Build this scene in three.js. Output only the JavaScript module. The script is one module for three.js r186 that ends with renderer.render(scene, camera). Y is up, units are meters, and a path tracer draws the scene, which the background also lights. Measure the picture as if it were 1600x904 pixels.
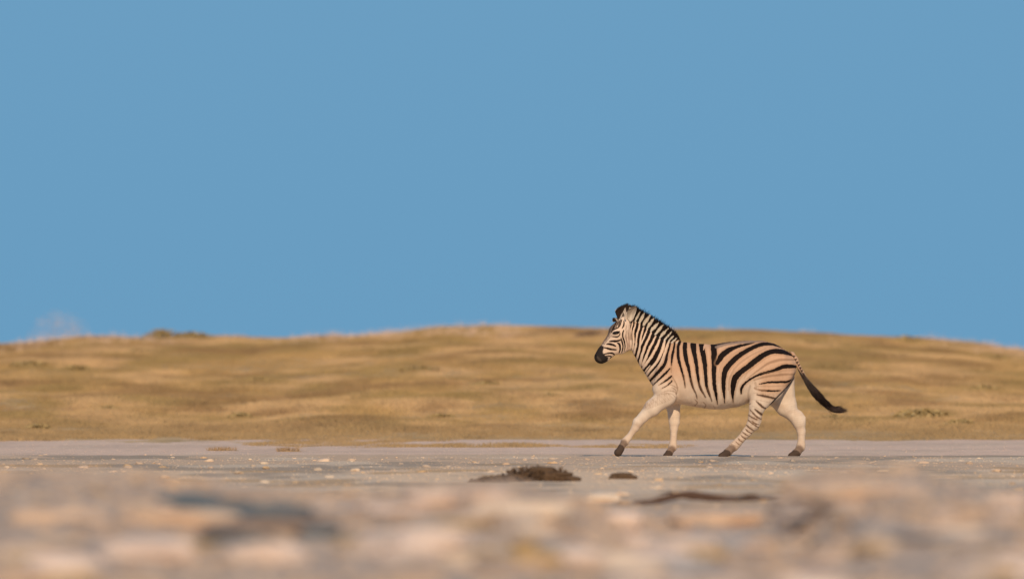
import * as THREE from 'three';
import { mergeGeometries } from 'three/addons/utils/BufferGeometryUtils.js';

// ---------------------------------------------------------------- camera, sky, sun, exposure
const H = 1.2, D = 130, FPX = 17810, YH = 548.6;          // eye height, metres to the zebra, focal length in photo pixels, horizon row
const scene = new THREE.Scene();
const camera = new THREE.PerspectiveCamera(2 * Math.atan(452 / FPX) * 180 / Math.PI, 1600 / 904, 1, 12000);
camera.position.set(0, H, D);
camera.rotation.x = Math.atan((YH - 452) / FPX);
camera.focus = D;
camera.userData.fStop = 2.3;
scene.add(camera);
const renderer = new THREE.WebGLRenderer({ antialias: true });
renderer.setSize(1024, 578);
renderer.toneMapping = THREE.LinearToneMapping;
renderer.toneMappingExposure = 1.0;
renderer.shadowMap.enabled = true;

const sunDir = new THREE.Vector3(0.10, 0.52, 0.85).normalize();
const sun = new THREE.DirectionalLight(new THREE.Color().setRGB(1, 0.79, 0.56), 3.7);
sun.position.copy(sunDir).multiplyScalar(60);
sun.castShadow = true;
sun.shadow.mapSize.set(4096, 4096);
Object.assign(sun.shadow.camera, { left: -60, right: 60, top: 60, bottom: -60, near: 1, far: 200 });
sun.shadow.radius = 1;
scene.add(sun);
{ // clear dry-season sky, a smooth gradient from the horizon up
  const w = 64, h = 256, data = new Float32Array(w * h * 4);
  const low = [0.142, 0.335, 0.532], mid = [0.165, 0.355, 0.55], top = [0.07, 0.18, 0.38];
  for (let j = 0; j < h; j++) {
    const el = ((j + 0.5) / h - 0.5) * Math.PI, s = Math.max(0, Math.sin(el));
    for (let i = 0; i < w; i++) {
      const o = (j * w + i) * 4;
      for (let k = 0; k < 3; k++) {
        const a = Math.min(1, s / 0.12), b = Math.min(1, Math.max(0, (s - 0.12) / 0.88));
        data[o + k] = s < 0.12 ? low[k] + (mid[k] - low[k]) * a : mid[k] + (top[k] - mid[k]) * Math.pow(b, 0.7);
      }
      data[o + 3] = 1;
    }
  }
  const t = new THREE.DataTexture(data, w, h, THREE.RGBAFormat, THREE.FloatType);
  t.mapping = THREE.EquirectangularReflectionMapping; t.magFilter = THREE.LinearFilter; t.needsUpdate = true;
  scene.background = t; scene.environment = t;
}

// ---------------------------------------------------------------- helpers
let seed = 12345;
function rnd() { seed = (seed + 0x6D2B79F5) | 0; let t = Math.imul(seed ^ (seed >>> 15), 1 | seed); t = (t + Math.imul(t ^ (t >>> 7), 61 | t)) ^ t; return ((t ^ (t >>> 14)) >>> 0) / 4294967296; }
const rr = (a, b) => a + (b - a) * rnd();
const clamp = (x, a = 0, b = 1) => Math.min(b, Math.max(a, x));
const sstep = (a, b, x) => { const t = clamp((x - a) / (b - a)); return t * t * (3 - 2 * t); };
const mix = (a, b, t) => a + (b - a) * t;
const mix3 = (a, b, t) => [mix(a[0], b[0], t), mix(a[1], b[1], t), mix(a[2], b[2], t)];
function hash(x, y, z) { let n = Math.imul(x, 374761393) + Math.imul(y, 668265263) + Math.imul(z, 2147483647 ^ 0x5bd1e995); n = Math.imul(n ^ (n >>> 13), 1274126177); return ((n ^ (n >>> 16)) >>> 0) / 4294967296; }
function vn(x, y, z = 0) {
  const X = Math.floor(x), Y = Math.floor(y), Z = Math.floor(z);
  let fx = x - X, fy = y - Y, fz = z - Z;
  fx = fx * fx * (3 - 2 * fx); fy = fy * fy * (3 - 2 * fy); fz = fz * fz * (3 - 2 * fz);
  const l = (k) => mix(mix(hash(X, Y, Z + k), hash(X + 1, Y, Z + k), fx), mix(hash(X, Y + 1, Z + k), hash(X + 1, Y + 1, Z + k), fx), fy);
  return z === 0 ? l(0) : mix(l(0), l(1), fz);
}
function fbm(x, y, o = 4, z = 0) { let s = 0, a = 0.5, t = 0; for (let i = 0; i < o; i++) { s += a * vn(x, y, z); t += a; a *= 0.5; x = x * 2.03 + 17.1; y = y * 2.03 + 5.7; z = z ? z * 2.03 + 3.3 : 0; } return s / t; }
function lerpTable(tb, x) {
  if (x <= tb[0][0]) return tb[0][1];
  for (let i = 1; i < tb.length; i++) if (x <= tb[i][0]) { const t = (x - tb[i - 1][0]) / (tb[i][0] - tb[i - 1][0]); return mix(tb[i - 1][1], tb[i][1], t * t * (3 - 2 * t)); }
  return tb[tb.length - 1][1];
}
const used = {};
function numbered(n) { if (!(n in used)) { used[n] = 0; return n; } used[n]++; return n + '_' + String(used[n]).padStart(3, '0'); }
function tag(o, label, category, group, kind) {
  o.userData.label = label; if (category) o.userData.category = category;
  if (group) o.userData.group = group; if (kind) o.userData.kind = kind; return o;
}
function mesh(name, geo, mat, parent = scene) {
  const m = new THREE.Mesh(geo, mat); m.name = parent === scene ? numbered(name) : name;
  m.castShadow = m.receiveShadow = true; parent.add(m); return m;
}
const rgb = (c) => new THREE.Color().setRGB(c[0], c[1], c[2]);

// ---------------------------------------------------------------- the lie of the land (x across, d = metres from the photographer)
const CREST_D = 228, BANK_D = 62;
const crestRow = [[-900, 546], [-300, 538], [0, 535], [60, 532], [110, 529], [230, 526], [320, 526], [420, 528], [520, 522], [600, 517], [700, 512], [760, 510], [850, 511], [920, 513], [1000, 512], [1060, 512], [1150, 513], [1250, 519], [1330, 524], [1420, 529], [1500, 536], [1600, 545], [2000, 549], [2600, 540]];
const bankRow = [[-700, 770], [-200, 760], [0, 748], [100, 749], [200, 752], [280, 770], [400, 782], [520, 788], [600, 779], [700, 771], [800, 772], [900, 790], [990, 830], [1200, 832], [1270, 756], [1350, 740], [1420, 740], [1490, 764], [1600, 792], [2000, 780], [2600, 770]];
function hillH(x, d) {
  const px = 800 + x * FPX / CREST_D;
  const hc = H + (YH - lerpTable(crestRow, px)) * CREST_D / FPX - 0.085;
  const edge = 155 + 9 * (fbm(x * 0.16 + 40, 3.3, 3) - 0.5);
  const t = (d - edge) / (CREST_D - edge);
  let h = t < 0 ? 0 : t < 1 ? hc * (0.93 * t + 0.07 * Math.sin(t * Math.PI / 2)) : hc * (1 - sstep(0, 1, (d - CREST_D) / 160));
  if (t > 0) h += (fbm(x * 0.7, d * 0.14, 3) - 0.5) * 0.16 * sstep(0, 0.2, t) * (1 - sstep(1.0, 2.2, t) * 0.5);
  return h;
}
function bankH(x, d) {
  if (d > 78 || d < 8) return 0;
  const px = 800 + x * FPX / BANK_D, near = 0.20;
  const hc = H - (lerpTable(bankRow, px) - YH) * BANK_D / FPX;
  let h = d < BANK_D ? mix(near, hc, sstep(46, 61, d)) : hc * (1 - sstep(63, 76, d));
  if (d < 40) h = near * sstep(8, 40, d);
  return Math.max(0, h);
}
function groundH(x, d) {
  const b = bankH(x, d);
  const rough = sstep(30, 40, d) * (1 - sstep(72, 90, d));
  return b + (fbm(x * 1.7, d * 1.5, 4) - 0.5) * (0.03 + 0.13 * rough) + (fbm(x * 0.25 + 9, d * 0.25, 3) - 0.5) * 0.04 * (1 - rough);
}
const landH = (x, d) => Math.max(groundH(x, d), d > 150 ? hillH(x, d) : -9);
function onGround(px, py, dmin = 44, dmax = 230, fn = landH) {           // the first bit of ground met along the line of sight
  for (let d = dmin; d < dmax; d += 0.05) { const y = H + (YH - py) * d / FPX, x = (px - 800) * d / FPX; if (fn(x, d) >= y) return new THREE.Vector3(x, fn(x, d), D - d); }
  return new THREE.Vector3((px - 800) * dmax / FPX, fn((px - 800) * dmax / FPX, dmax), D - dmax);
}
function lines(stops) { const o = []; for (const [a, b, s] of stops) for (let v = a; v < b - 1e-6; v += s) o.push(v); o.push(stops[stops.length - 1][1]); return o; }
function sheet(xs, ds, hf, cf) {
  const nx = xs.length, nd = ds.length, p = new Float32Array(nx * nd * 3), c = new Float32Array(nx * nd * 3), uv = new Float32Array(nx * nd * 2), idx = [];
  for (let j = 0; j < nd; j++) for (let i = 0; i < nx; i++) {
    const k = j * nx + i, x = xs[i], d = ds[j];
    p[k * 3] = x; p[k * 3 + 1] = hf(x, d); p[k * 3 + 2] = D - d;
    const q = cf(x, d); c[k * 3] = q[0]; c[k * 3 + 1] = q[1]; c[k * 3 + 2] = q[2];
    uv[k * 2] = x; uv[k * 2 + 1] = d;
    if (i < nx - 1 && j < nd - 1) idx.push(k, k + 1, k + nx, k + 1, k + nx + 1, k + nx);
  }
  const g = new THREE.BufferGeometry();
  g.setAttribute('position', new THREE.BufferAttribute(p, 3)); g.setAttribute('color', new THREE.BufferAttribute(c, 3)); g.setAttribute('uv', new THREE.BufferAttribute(uv, 2));
  g.setIndex(idx); g.computeVertexNormals(); return g;
}
function tileTexture(n, metres, fn) {                                     // tileable grain multiplied onto the vertex colours
  const data = new Uint8Array(n * n * 4);
  for (let j = 0; j < n; j++) for (let i = 0; i < n; i++) {
    const u = i / n, v = j / n; let s = [0, 0, 0];
    for (const [a, b, w] of [[0, 0, (1 - u) * (1 - v)], [1, 0, u * (1 - v)], [0, 1, (1 - u) * v], [1, 1, u * v]]) { const q = fn((u + 1 - a), (v + 1 - b)); for (let k = 0; k < 3; k++) s[k] += q[k] * w; }
    const o = (j * n + i) * 4; for (let k = 0; k < 3; k++) data[o + k] = clamp(s[k]) * 255; data[o + 3] = 255;
  }
  const t = new THREE.DataTexture(data, n, n); t.magFilter = THREE.LinearFilter; t.wrapS = t.wrapT = THREE.RepeatWrapping; t.repeat.set(1 / metres, 1 / metres); t.needsUpdate = true; return t;
}
const sandMap = tileTexture(512, 2.7, (u, v) => { const a = fbm(u * 30, v * 30, 4), b = vn(u * 150, v * 150); const q = 0.62 + 0.55 * (a - 0.5) + 0.28 * (b - 0.5) + 0.27; const w = (vn(u * 60 + 9, v * 60) - 0.5) * 0.10; return [q + w, q, q - w]; });

// ground: stony pan and the nearer rubble bank
const PAN_FAR = [0.75, 0.525, 0.38], PAN_GREY = [0.62, 0.43, 0.275], PAN_CREAM = [0.78, 0.55, 0.35], BANK_TAN = [0.60, 0.40, 0.255], BANK_GREY = [0.46, 0.355, 0.28], OCHRE = [0.50, 0.30, 0.13];
function groundColour(x, d) {
  const w = (fbm(x * 0.22 + 3, d * 0.1, 3) - 0.5);
  let c = mix3(PAN_GREY, PAN_FAR, sstep(129.5, 133.5, d + w * 9));
  c = mix3(PAN_CREAM, c, sstep(113, 119, d + w * 10));
  const grey = fbm(x * 1.0 + 70, d * 0.3 + 8, 4); c = mix3(c, [0.35, 0.265, 0.185], (d > 131 ? 0.2 : 0.8) * sstep(0.47, 0.62, grey)); const bright = fbm(x * 1.1 + 170, d * 0.35 + 3, 4); c = mix3(c, [0.74, 0.57, 0.40], (d > 129 ? 0.2 : 0.7) * sstep(0.53, 0.66, bright));
  const och = fbm(x * 1.1 + 20, d * 0.5 + 1, 3); if (d < 121) c = mix3(c, OCHRE, 0.75 * sstep(0.57, 0.68, och));
  if (d < 112) {
    const g = fbm(x * 1.5 + 31, d * 0.8 + 5, 4), t = mix3(BANK_TAN, BANK_GREY, sstep(0.4, 0.6, g));
    const f = 1 - sstep(74, 108, d + w * 14); c = mix3(c, t, f);
    const sl = fbm(x * 2.4 + 90, d * 1.2 + 50, 3); c = mix3(c, [0.36, 0.30, 0.25], 0.5 * f * sstep(0.58, 0.72, sl));
  }
  if (d > 150) c = mix3(c, [0.56, 0.33, 0.13], sstep(153, 158, d));
  return c;
}
const xs = lines([[-6000, -400, 800], [-400, -60, 40], [-60, -16, 2.2], [-16, -8, 0.4], [-8, 8, 0.07], [8, 16, 0.4], [16, 60, 2.2], [60, 400, 40], [400, 6000, 800]]);
const ds = lines([[-6000, -200, 800], [-200, 0, 20], [0, 34, 1.5], [34, 76, 0.13], [76, 165, 0.35], [165, 400, 6], [400, 1200, 60], [1200, 9000, 600]]);
const groundMat = new THREE.MeshStandardMaterial({ vertexColors: true, map: sandMap, bumpMap: sandMap, bumpScale: 0.02, roughness: 0.95 });
const ground = mesh('ground', sheet(xs, ds, (x, d) => groundH(x, d), groundColour), groundMat);
ground.userData.kind = 'structure';

// hill behind the pan
const hillXs = lines([[-1500, -60, 60], [-60, -24, 3], [-24, 24, 0.3], [24, 60, 3], [60, 1500, 60]]);
const hillDs = lines([[150, 240, 0.7], [240, 400, 8]]);
function hillColour(x, d) {
  const a = fbm(x * 0.45 + 12, d * 0.16, 4), b = fbm(x * 0.9 + 55, d * 0.3 + 9, 3);
  let c = mix3([0.48, 0.30, 0.12], [0.62, 0.40, 0.18], sstep(0.35, 0.65, a));
  return mix3(c, [0.34, 0.22, 0.08], 0.6 * sstep(0.52, 0.7, b));
}
const hill = mesh('hill', sheet(hillXs, hillDs, (x, d) => hillH(x, d) - (d < 156 ? 0.03 * (1 - sstep(150, 156, d)) : 0) + 0.012, hillColour), new THREE.MeshStandardMaterial({ vertexColors: true, map: sandMap, roughness: 0.95 }));
hill.userData.kind = 'structure';

// dry grass over the hill: one uncountable mass of tufts
function bladeGeo(n, spread, h, w, lean) {
  const p = [], nn = [], idx = [];
  for (let i = 0; i < n; i++) {
    const a = rr(0, 6.283), r = spread * Math.sqrt(rnd()), x = Math.cos(a) * r, z = Math.sin(a) * r, t = rr(0, 6.283), hh = h * rr(0.55, 1.1), l = lean * rr(0.3, 1.3), o = rr(0, 6.283);
    const tx = Math.cos(o) * w * 0.5, tz = Math.sin(o) * w * 0.5, bx = Math.cos(t) * l, bz = Math.sin(t) * l, k = p.length / 3;
    p.push(x - tx, -0.03, z - tz, x + tx, -0.03, z + tz, x + bx * 0.35 - tx * 0.8, hh * 0.6, z + bz * 0.35 - tz * 0.8, x + bx * 0.35 + tx * 0.8, hh * 0.6, z + bz * 0.35 + tz * 0.8, x + bx, hh, z + bz);
    for (let q = 0; q < 5; q++) { nn.push(-Math.sin(o), 0, Math.cos(o)); }
    idx.push(k, k + 1, k + 2, k + 1, k + 3, k + 2, k + 2, k + 3, k + 4);
  }
  const g = new THREE.BufferGeometry(); g.setAttribute('position', new THREE.Float32BufferAttribute(p, 3)); g.setAttribute('normal', new THREE.Float32BufferAttribute(nn, 3)); g.setIndex(idx); return g;
}
const M4 = new THREE.Matrix4(), Q = new THREE.Quaternion(), E = new THREE.Euler(), V = new THREE.Vector3(), SC = new THREE.Vector3();
function setInst(im, i, pos, ry, sx, sy, sz, rx = 0, rz = 0) { E.set(rx, ry, rz); Q.setFromEuler(E); M4.compose(pos, Q, SC.set(sx, sy, sz)); im.setMatrixAt(i, M4); }
{
  const N = 170000, g = bladeGeo(16, 0.13, 0.075, 0.008, 0.07);
  const im = new THREE.InstancedMesh(g, new THREE.MeshStandardMaterial({ color: 0xffffff, roughness: 0.9, side: THREE.DoubleSide }), N);
  for (let i = 0; i < N; i++) {
    let x, d, t = 0; do { d = 141 + 101 * Math.pow(rnd(), 0.9); x = rr(-1, 1) * (9 + d * 0.028); } while ((hillH(x, d) < 0.004 && !(fbm(x * 0.45 + 11, d * 0.16, 3) > 0.635 - 0.014 * (d - 146) && vn(x * 2.5, d * 0.9, 7.5) > 0.4) || vn(x * 0.8, d * 0.3, 2.5) < 0.05) && ++t < 20);
    const y = landH(x, d), dens = fbm(x * 0.5 + 7, d * 0.2, 3);
    const s = rr(0.55, 1.15) * mix(0.6, 1.35, sstep(0.35, 0.65, dens)) * mix(0.6, 1, sstep(0.0, 0.2, hillH(x, d)));
    setInst(im, i, V.set(x, y, D - d), rr(0, 6.28), s * 1.25, s, s * 1.25);
    const a = fbm(x * 0.95 + 80, d * 0.2 + 4, 4), b = fbm(x * 0.95 + 130, d * 0.24 + 44, 4), v = rr(0.88, 1.1) * mix(0.82, 1.27, fbm(x * 2.1 + 60, d * 0.55 + 21, 3)) * (vn(x * 1.7 + 5, d * 0.7, 11.5) > 0.80 ? 0.72 : 1);
    let c = mix3([0.43, 0.28, 0.12], [0.56, 0.37, 0.19], sstep(0.36, 0.64, a + (rnd() - 0.5) * 0.1));
    c = mix3(c, [0.31, 0.215, 0.085], 0.8 * sstep(0.48, 0.64, b)); c = mix3(c, [0.28, 0.17, 0.08], 0.7 * sstep(0.52, 0.68, fbm(x * 0.85 + 230, d * 0.28, 3)));
    const lush = hillH(x, d); if (lush < 0.25) c = mix3([0.37, 0.25, 0.125], c, sstep(0.02, 0.25, lush + 0.1 * (a - 0.5)));
    im.setColorAt(i, rgb([c[0] * v, c[1] * v, c[2] * v]));
  }
  im.name = 'dry_grass'; im.castShadow = im.receiveShadow = true; tag(im, 'short dry golden grass covering the low hill behind the pan', 'grass', null, 'stuff'); scene.add(im);
  const N2 = 3000, g2 = bladeGeo(9, 0.10, 0.22, 0.005, 0.07), im2 = new THREE.InstancedMesh(g2, new THREE.MeshStandardMaterial({ color: 0xffffff, roughness: 0.9, side: THREE.DoubleSide }), N2);
  for (let i = 0; i < N2; i++) {
    const d = CREST_D + rr(-9, 14), x = rr(-1, 1) * 16, k = fbm(x * 0.55 + 300, 2.2, 3), s = rr(0.4, 1.0) * mix(0.45, 1.25, sstep(0.42, 0.62, k));
    setInst(im2, i, V.set(x, landH(x, d), D - d), rr(0, 6.28), s, s, s); const v = rr(0.9, 1.1);
    im2.setColorAt(i, rgb([0.72 * v, 0.50 * v, 0.36 * v]));
  }
  im2.name = 'seed_grass'; im2.castShadow = im2.receiveShadow = true; tag(im2, 'pale pinkish seed stalks of grass fringing the crest of the hill', 'grass', null, 'stuff'); scene.add(im2);
}

// low shrubs on the hill
function leafGeo(n, rx, ry, rz, s, flatTop = 0) {
  const p = [];
  for (let i = 0; i < n; i++) {
    let a, b, c; do { a = rr(-1, 1); b = rr(0, 1); c = rr(-1, 1); } while (a * a + b * b + c * c > 1 || vn(a * 3 + 9, b * 3, c * 3 + 5.5) < 0.34);
    const o = new THREE.Vector3(a * rx, b * ry, c * rz), u = new THREE.Vector3(rr(-1, 1), rr(-0.6, 1), rr(-1, 1)).normalize(), w = new THREE.Vector3(rr(-1, 1), rr(-1, 1), rr(-1, 1)).cross(u).normalize(), k = s * rr(0.6, 1.3);
        const A = o.clone().addScaledVector(u, -k), B = o.clone().addScaledVector(w, k * 0.4), C = o.clone().addScaledVector(u, k), F = o.clone().addScaledVector(w, -k * 0.4);
    for (const q of [A, B, C, A, C, F]) p.push(q.x, q.y, q.z);
  }
  const g = new THREE.BufferGeometry(); g.setAttribute('position', new THREE.Float32BufferAttribute(p, 3)); g.computeVertexNormals(); return g;
}
function stemGeo(n, rx, ry, rz, r, spread = 1) {
  const gs = [];
  for (let i = 0; i < n; i++) {
    const a = rr(0, 6.283), q = Math.sqrt(rnd()), e = new THREE.Vector3(Math.cos(a) * rx * q, ry * rr(0.4, 0.95) * (1 - 0.4 * q), Math.sin(a) * rz * q), s = new THREE.Vector3(e.x * 0.15 * spread, -0.03, e.z * 0.15 * spread);
    const m = s.clone().lerp(e, 0.5).add(new THREE.Vector3(rr(-1, 1) * rx * 0.12, ry * 0.12, rr(-1, 1) * rz * 0.12));
    gs.push(new THREE.TubeGeometry(new THREE.CatmullRomCurve3([s, m, e]), 5, r * rr(0.6, 1.2), 4));
  }
  return mergeGeometries(gs);
}
const oliveMat = new THREE.MeshStandardMaterial({ color: rgb([0.36, 0.25, 0.10]), roughness: 0.85, side: THREE.DoubleSide });
const slopeMat = new THREE.MeshStandardMaterial({ color: rgb([0.42, 0.295, 0.125]), roughness: 0.9, side: THREE.DoubleSide });
const paleMat = new THREE.MeshStandardMaterial({ color: rgb([0.72, 0.50, 0.37]), roughness: 0.9, side: THREE.DoubleSide });
const strawMat = new THREE.MeshStandardMaterial({ color: rgb([0.34, 0.22, 0.10]), roughness: 0.9 });
const twigMat = new THREE.MeshStandardMaterial({ color: rgb([0.13, 0.08, 0.045]), roughness: 0.9 });
function shrub(name, label, cat, px, py, wpx, hpx, leafM, d, group, n = 700, stemMat = strawMat) {
  const q = d ? new THREE.Vector3((px - 800) * d / FPX, landH((px - 800) * d / FPX, d), D - d) : onGround(px, py, 150);
  const m = (D - q.z) / FPX, g = new THREE.Group(); g.name = numbered(name); g.position.copy(q); scene.add(g); tag(g, label, cat, group);
  const rx = wpx * m / 2, ry = hpx * m, rz = rx * 0.8;
  mesh('foliage', leafGeo(n, rx, ry, rz, 0.045), leafM, g); mesh('stem', stemGeo(14, rx * 0.8, ry * 0.8, rz * 0.8, 0.005), stemMat, g);
  return g;
}
shrub('low_shrub', 'olive brown shrub with a humped top breaking the skyline on the hill', 'shrub', 254, 520, 74, 24, oliveMat, 226);
shrub('low_shrub', 'flat olive brown shrub on the crest just right of the humped skyline shrub', 'shrub', 300, 523, 78, 17, oliveMat, 225);
shrub('low_shrub', 'dark shrub on the hill crest directly before the zebra\'s face', 'shrub', 925, 522, 60, 11, new THREE.MeshStandardMaterial({ color: rgb([0.24, 0.15, 0.09]), roughness: 0.9, side: THREE.DoubleSide }), 222);
shrub('pale_shrub', 'wispy pale pinkish bush rising above the skyline at the far left', 'bush', 92, 528, 130, 118, paleMat, 420, null, 1500, paleMat);
{
  const base = shrub('slope_shrub', 'low olive shrub half sunk in the dry grass of the hillside', 'shrub', 1418, 537, 62, 12, slopeMat, 0, 'low olive shrubs scattered over the hillside', 500);
  const label = base.userData.label;
  for (const [px, py, k] of [[45, 570, 1], [118, 577, 0.9], [215, 549, 0.8], [405, 594, 0.9], [575, 548, 1.1], [655, 577, 1], [690, 650, 0.9], [375, 652, 0.9], [58, 668, 1], [1262, 540, 1], [1410, 556, 0.9], [1330, 580, 1], [1300, 655, 1.1], [1538, 611, 1], [1440, 652, 1.3], [1500, 664, 1], [860, 620, 1], [760, 600, 0.8], [520, 660, 1], [170, 640, 0.9], [1560, 560, 0.8]]) {
    const q = onGround(px, py + 3, 150), c = base.clone(); c.name = numbered('slope_shrub'); c.position.copy(q); const s = k * (D - q.z) / 215 * rr(0.85, 1.1); c.scale.set(s * 1.1, s * rr(0.6, 0.95), s); c.rotation.y = rr(0, 6.28); scene.add(c);
  }
}

// ---------------------------------------------------------------- stones
function stoneGeo(detail, rough, flat) {
  const g = new THREE.IcosahedronGeometry(1, detail), p = g.attributes.position, off = rr(0, 90), V0 = new THREE.Vector3();
  for (let i = 0; i < p.count; i++) {
    V0.fromBufferAttribute(p, i).normalize();
    let r = 1 + rough * (fbm(V0.x * 1.3 + off, V0.y * 1.3 + off * 0.7, 3, V0.z * 1.3 + 20) - 0.5) * 2;
    const q = V0.multiplyScalar(r); const f = 0.82; if (q.y > f * flat) q.y = f * flat + (q.y - f * flat) * 0.35;
    p.setXYZ(i, q.x, q.y, q.z);
  }
  g.computeVertexNormals(); g.deleteAttribute('uv');
  const n = p.count, uv = new Float32Array(n * 2); for (let i = 0; i < n; i++) { uv[i * 2] = p.getX(i) + p.getZ(i) * 0.3; uv[i * 2 + 1] = p.getY(i) + p.getZ(i) * 0.7; } g.setAttribute('uv', new THREE.BufferAttribute(uv, 2));
  return g;
}
const stoneShapes = Array.from({ length: 7 }, (_, i) => stoneGeo(4, 0.30 + 0.03 * i, 0.7));
const stoneMat = (c) => new THREE.MeshStandardMaterial({ color: rgb([c[0] * 1.2, c[1] * 1.2, c[2] * 1.2]), map: sandMap, bumpMap: sandMap, bumpScale: 0.015, roughness: 0.92 });
const TAN = stoneMat([0.66, 0.455, 0.305]), PINK = stoneMat([0.74, 0.57, 0.46]), CREAM = stoneMat([0.75, 0.58, 0.43]), OCH = stoneMat([0.47, 0.30, 0.13]), GREY = stoneMat([0.46, 0.37, 0.31]), SLATE = stoneMat([0.12, 0.14, 0.15]), DARK = stoneMat([0.12, 0.08, 0.055]), BLUE = stoneMat([0.36, 0.33, 0.32]), SLATEB = stoneMat([0.16, 0.14, 0.125]), RUST = stoneMat([0.24, 0.16, 0.11]);
function stone(name, label, px, py, wpx, hpx, mat, group, k = 0) {
  const q = onGround(px, py + hpx * 0.4), m = (D - q.z) / FPX;
  const s = mesh(name, stoneShapes[k % 7], mat); s.position.copy(q); s.position.y += hpx * m * 0.12; s.rotation.y = rr(-0.5, 0.5) + (k % 2) * Math.PI; s.scale.set(wpx * m / 2, hpx * m * 0.68, wpx * m * 0.42);
  return tag(s, label, 'stone', group);
}
let sk = 0;
for (const [label, px, py, w, h, mat] of [
  ['broad orange tan stone at the left end of the near rubble', 95, 802, 150, 34, TAN],
  ['large tan stone just left of the slate blue stone in the hollow', 290, 803, 190, 34, TAN],
  ['ochre stone in the lower left corner of the rubble', 40, 873, 66, 16, OCH],
  ['broad pale pinkish stone below the large tan stone at left', 225, 850, 150, 40, PINK],
  ['cream orange stone rounded like a loaf in the lower middle of the rubble', 640, 838, 84, 46, CREAM],
  ['pale pink stone touching the loaf shaped stone on its left', 572, 853, 56, 26, PINK],
  ['small ochre stone right of the loaf shaped stone', 745, 862, 54, 16, OCH],
  ['broad cream tan stone at the top edge of the middle rubble', 815, 788, 150, 34, CREAM],
  ['small whitish stone left of the dark branch', 968, 806, 66, 32, PINK],
  ['large pale pink stone at the bottom right of centre', 1035, 868, 100, 44, PINK],
  ['pale pink stone at the bottom centre of the rubble', 905, 862, 70, 30, PINK],
  ['tan stone with a level top under the long dark branch', 1120, 806, 150, 26, TAN],
  ['flat cream ochre stone below and right of the dark branch', 1255, 850, 80, 18, CREAM],
  ['dark ochre stone low in the right hand rubble', 1355, 862, 54, 16, OCH],
  ['orange tan stone highest of the three at the right', 1475, 816, 74, 20, TAN],
  ['bright orange cream stone middle of the three at the right', 1495, 848, 48, 20, CREAM],
  ['orange brown stone in the lower right corner of the rubble', 1580, 879, 56, 18, OCH],
  ['rust brown flat stone near the right end of the rubble crest', 1510, 792, 90, 18, TAN],
  ['very broad tan stone capping the right hand mound', 1345, 762, 210, 34, TAN],
  ['grey brown slab under the very broad tan stone', 1300, 787, 170, 14, GREY],
  ['small dark reddish stone below the grey brown slab', 1335, 811, 60, 11, RUST],
  ['small dark grey stone at the lower right of the rubble', 1525, 866, 46, 13, GREY],
  ['bluish grey slab left of the bright orange cream stone', 1440, 834, 110, 16, BLUE],
  ['slate blue stone at the upper left end of the dark hollow', 292, 777, 100, 30, SLATE],
  ['dark brown stone beside the slate blue stone in the hollow', 352, 788, 100, 34, DARK],
  ['teal grey slate stone in the middle of the dark hollow', 408, 795, 150, 34, SLATE],
  ['rounded dark slate stone at the right end of the dark hollow', 495, 829, 66, 32, SLATE],
  ['flat blue grey stone at the bottom of the dark hollow', 368, 836, 110, 22, SLATE],
  ['big blue grey stone leaning in the upper left of the dark hollow', 335, 795, 130, 50, SLATE],
  ['big brownish slate stone at the centre of the dark hollow', 445, 812, 130, 52, SLATEB],
  ['grey slab at the top right of the dark hollow', 500, 792, 120, 18, GREY],
  ['brown earthy stone filling the floor of the dark hollow', 425, 817, 200, 40, RUST],
]) stone('stone', label, px, py, w, h, mat, null, sk++);
const kinds = [[TAN, 'tan stone lying loose among the near rubble', 'tan stones of the near rubble'], [PINK, 'pale pinkish stone lying loose among the near rubble', 'pinkish stones of the near rubble'], [CREAM, 'cream coloured stone lying loose among the near rubble', 'cream stones of the near rubble'], [OCH, 'ochre stone lying loose among the near rubble', 'ochre stones of the near rubble'], [GREY, 'grey brown stone lying loose among the near rubble', 'grey stones of the near rubble'], [BLUE, 'bluish grey stone lying loose among the near rubble', 'bluish stones of the near rubble']];
for (let i = 0; i < 130; i++) {
  let px = rr(-60, 1660), py = rr(765, 915); if (px > 255 && px < 545 && py < 848) px += 560; if (px > 960 && px < 1240 && py < 822) py += 70; const k = [0, 1, 2, 1, 4, 0, 4, 3, 5, 1][Math.floor(rnd() * 10)], w = rr(30, 150) * rr(0.6, 1) * mix(0.7, 1.15, (py - 765) / 150);
  stone('rubble_stone', kinds[k][1], px, py, w, Math.max(9, w * rr(0.16, 0.42)), kinds[k][0], kinds[k][2], i);
}
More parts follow.
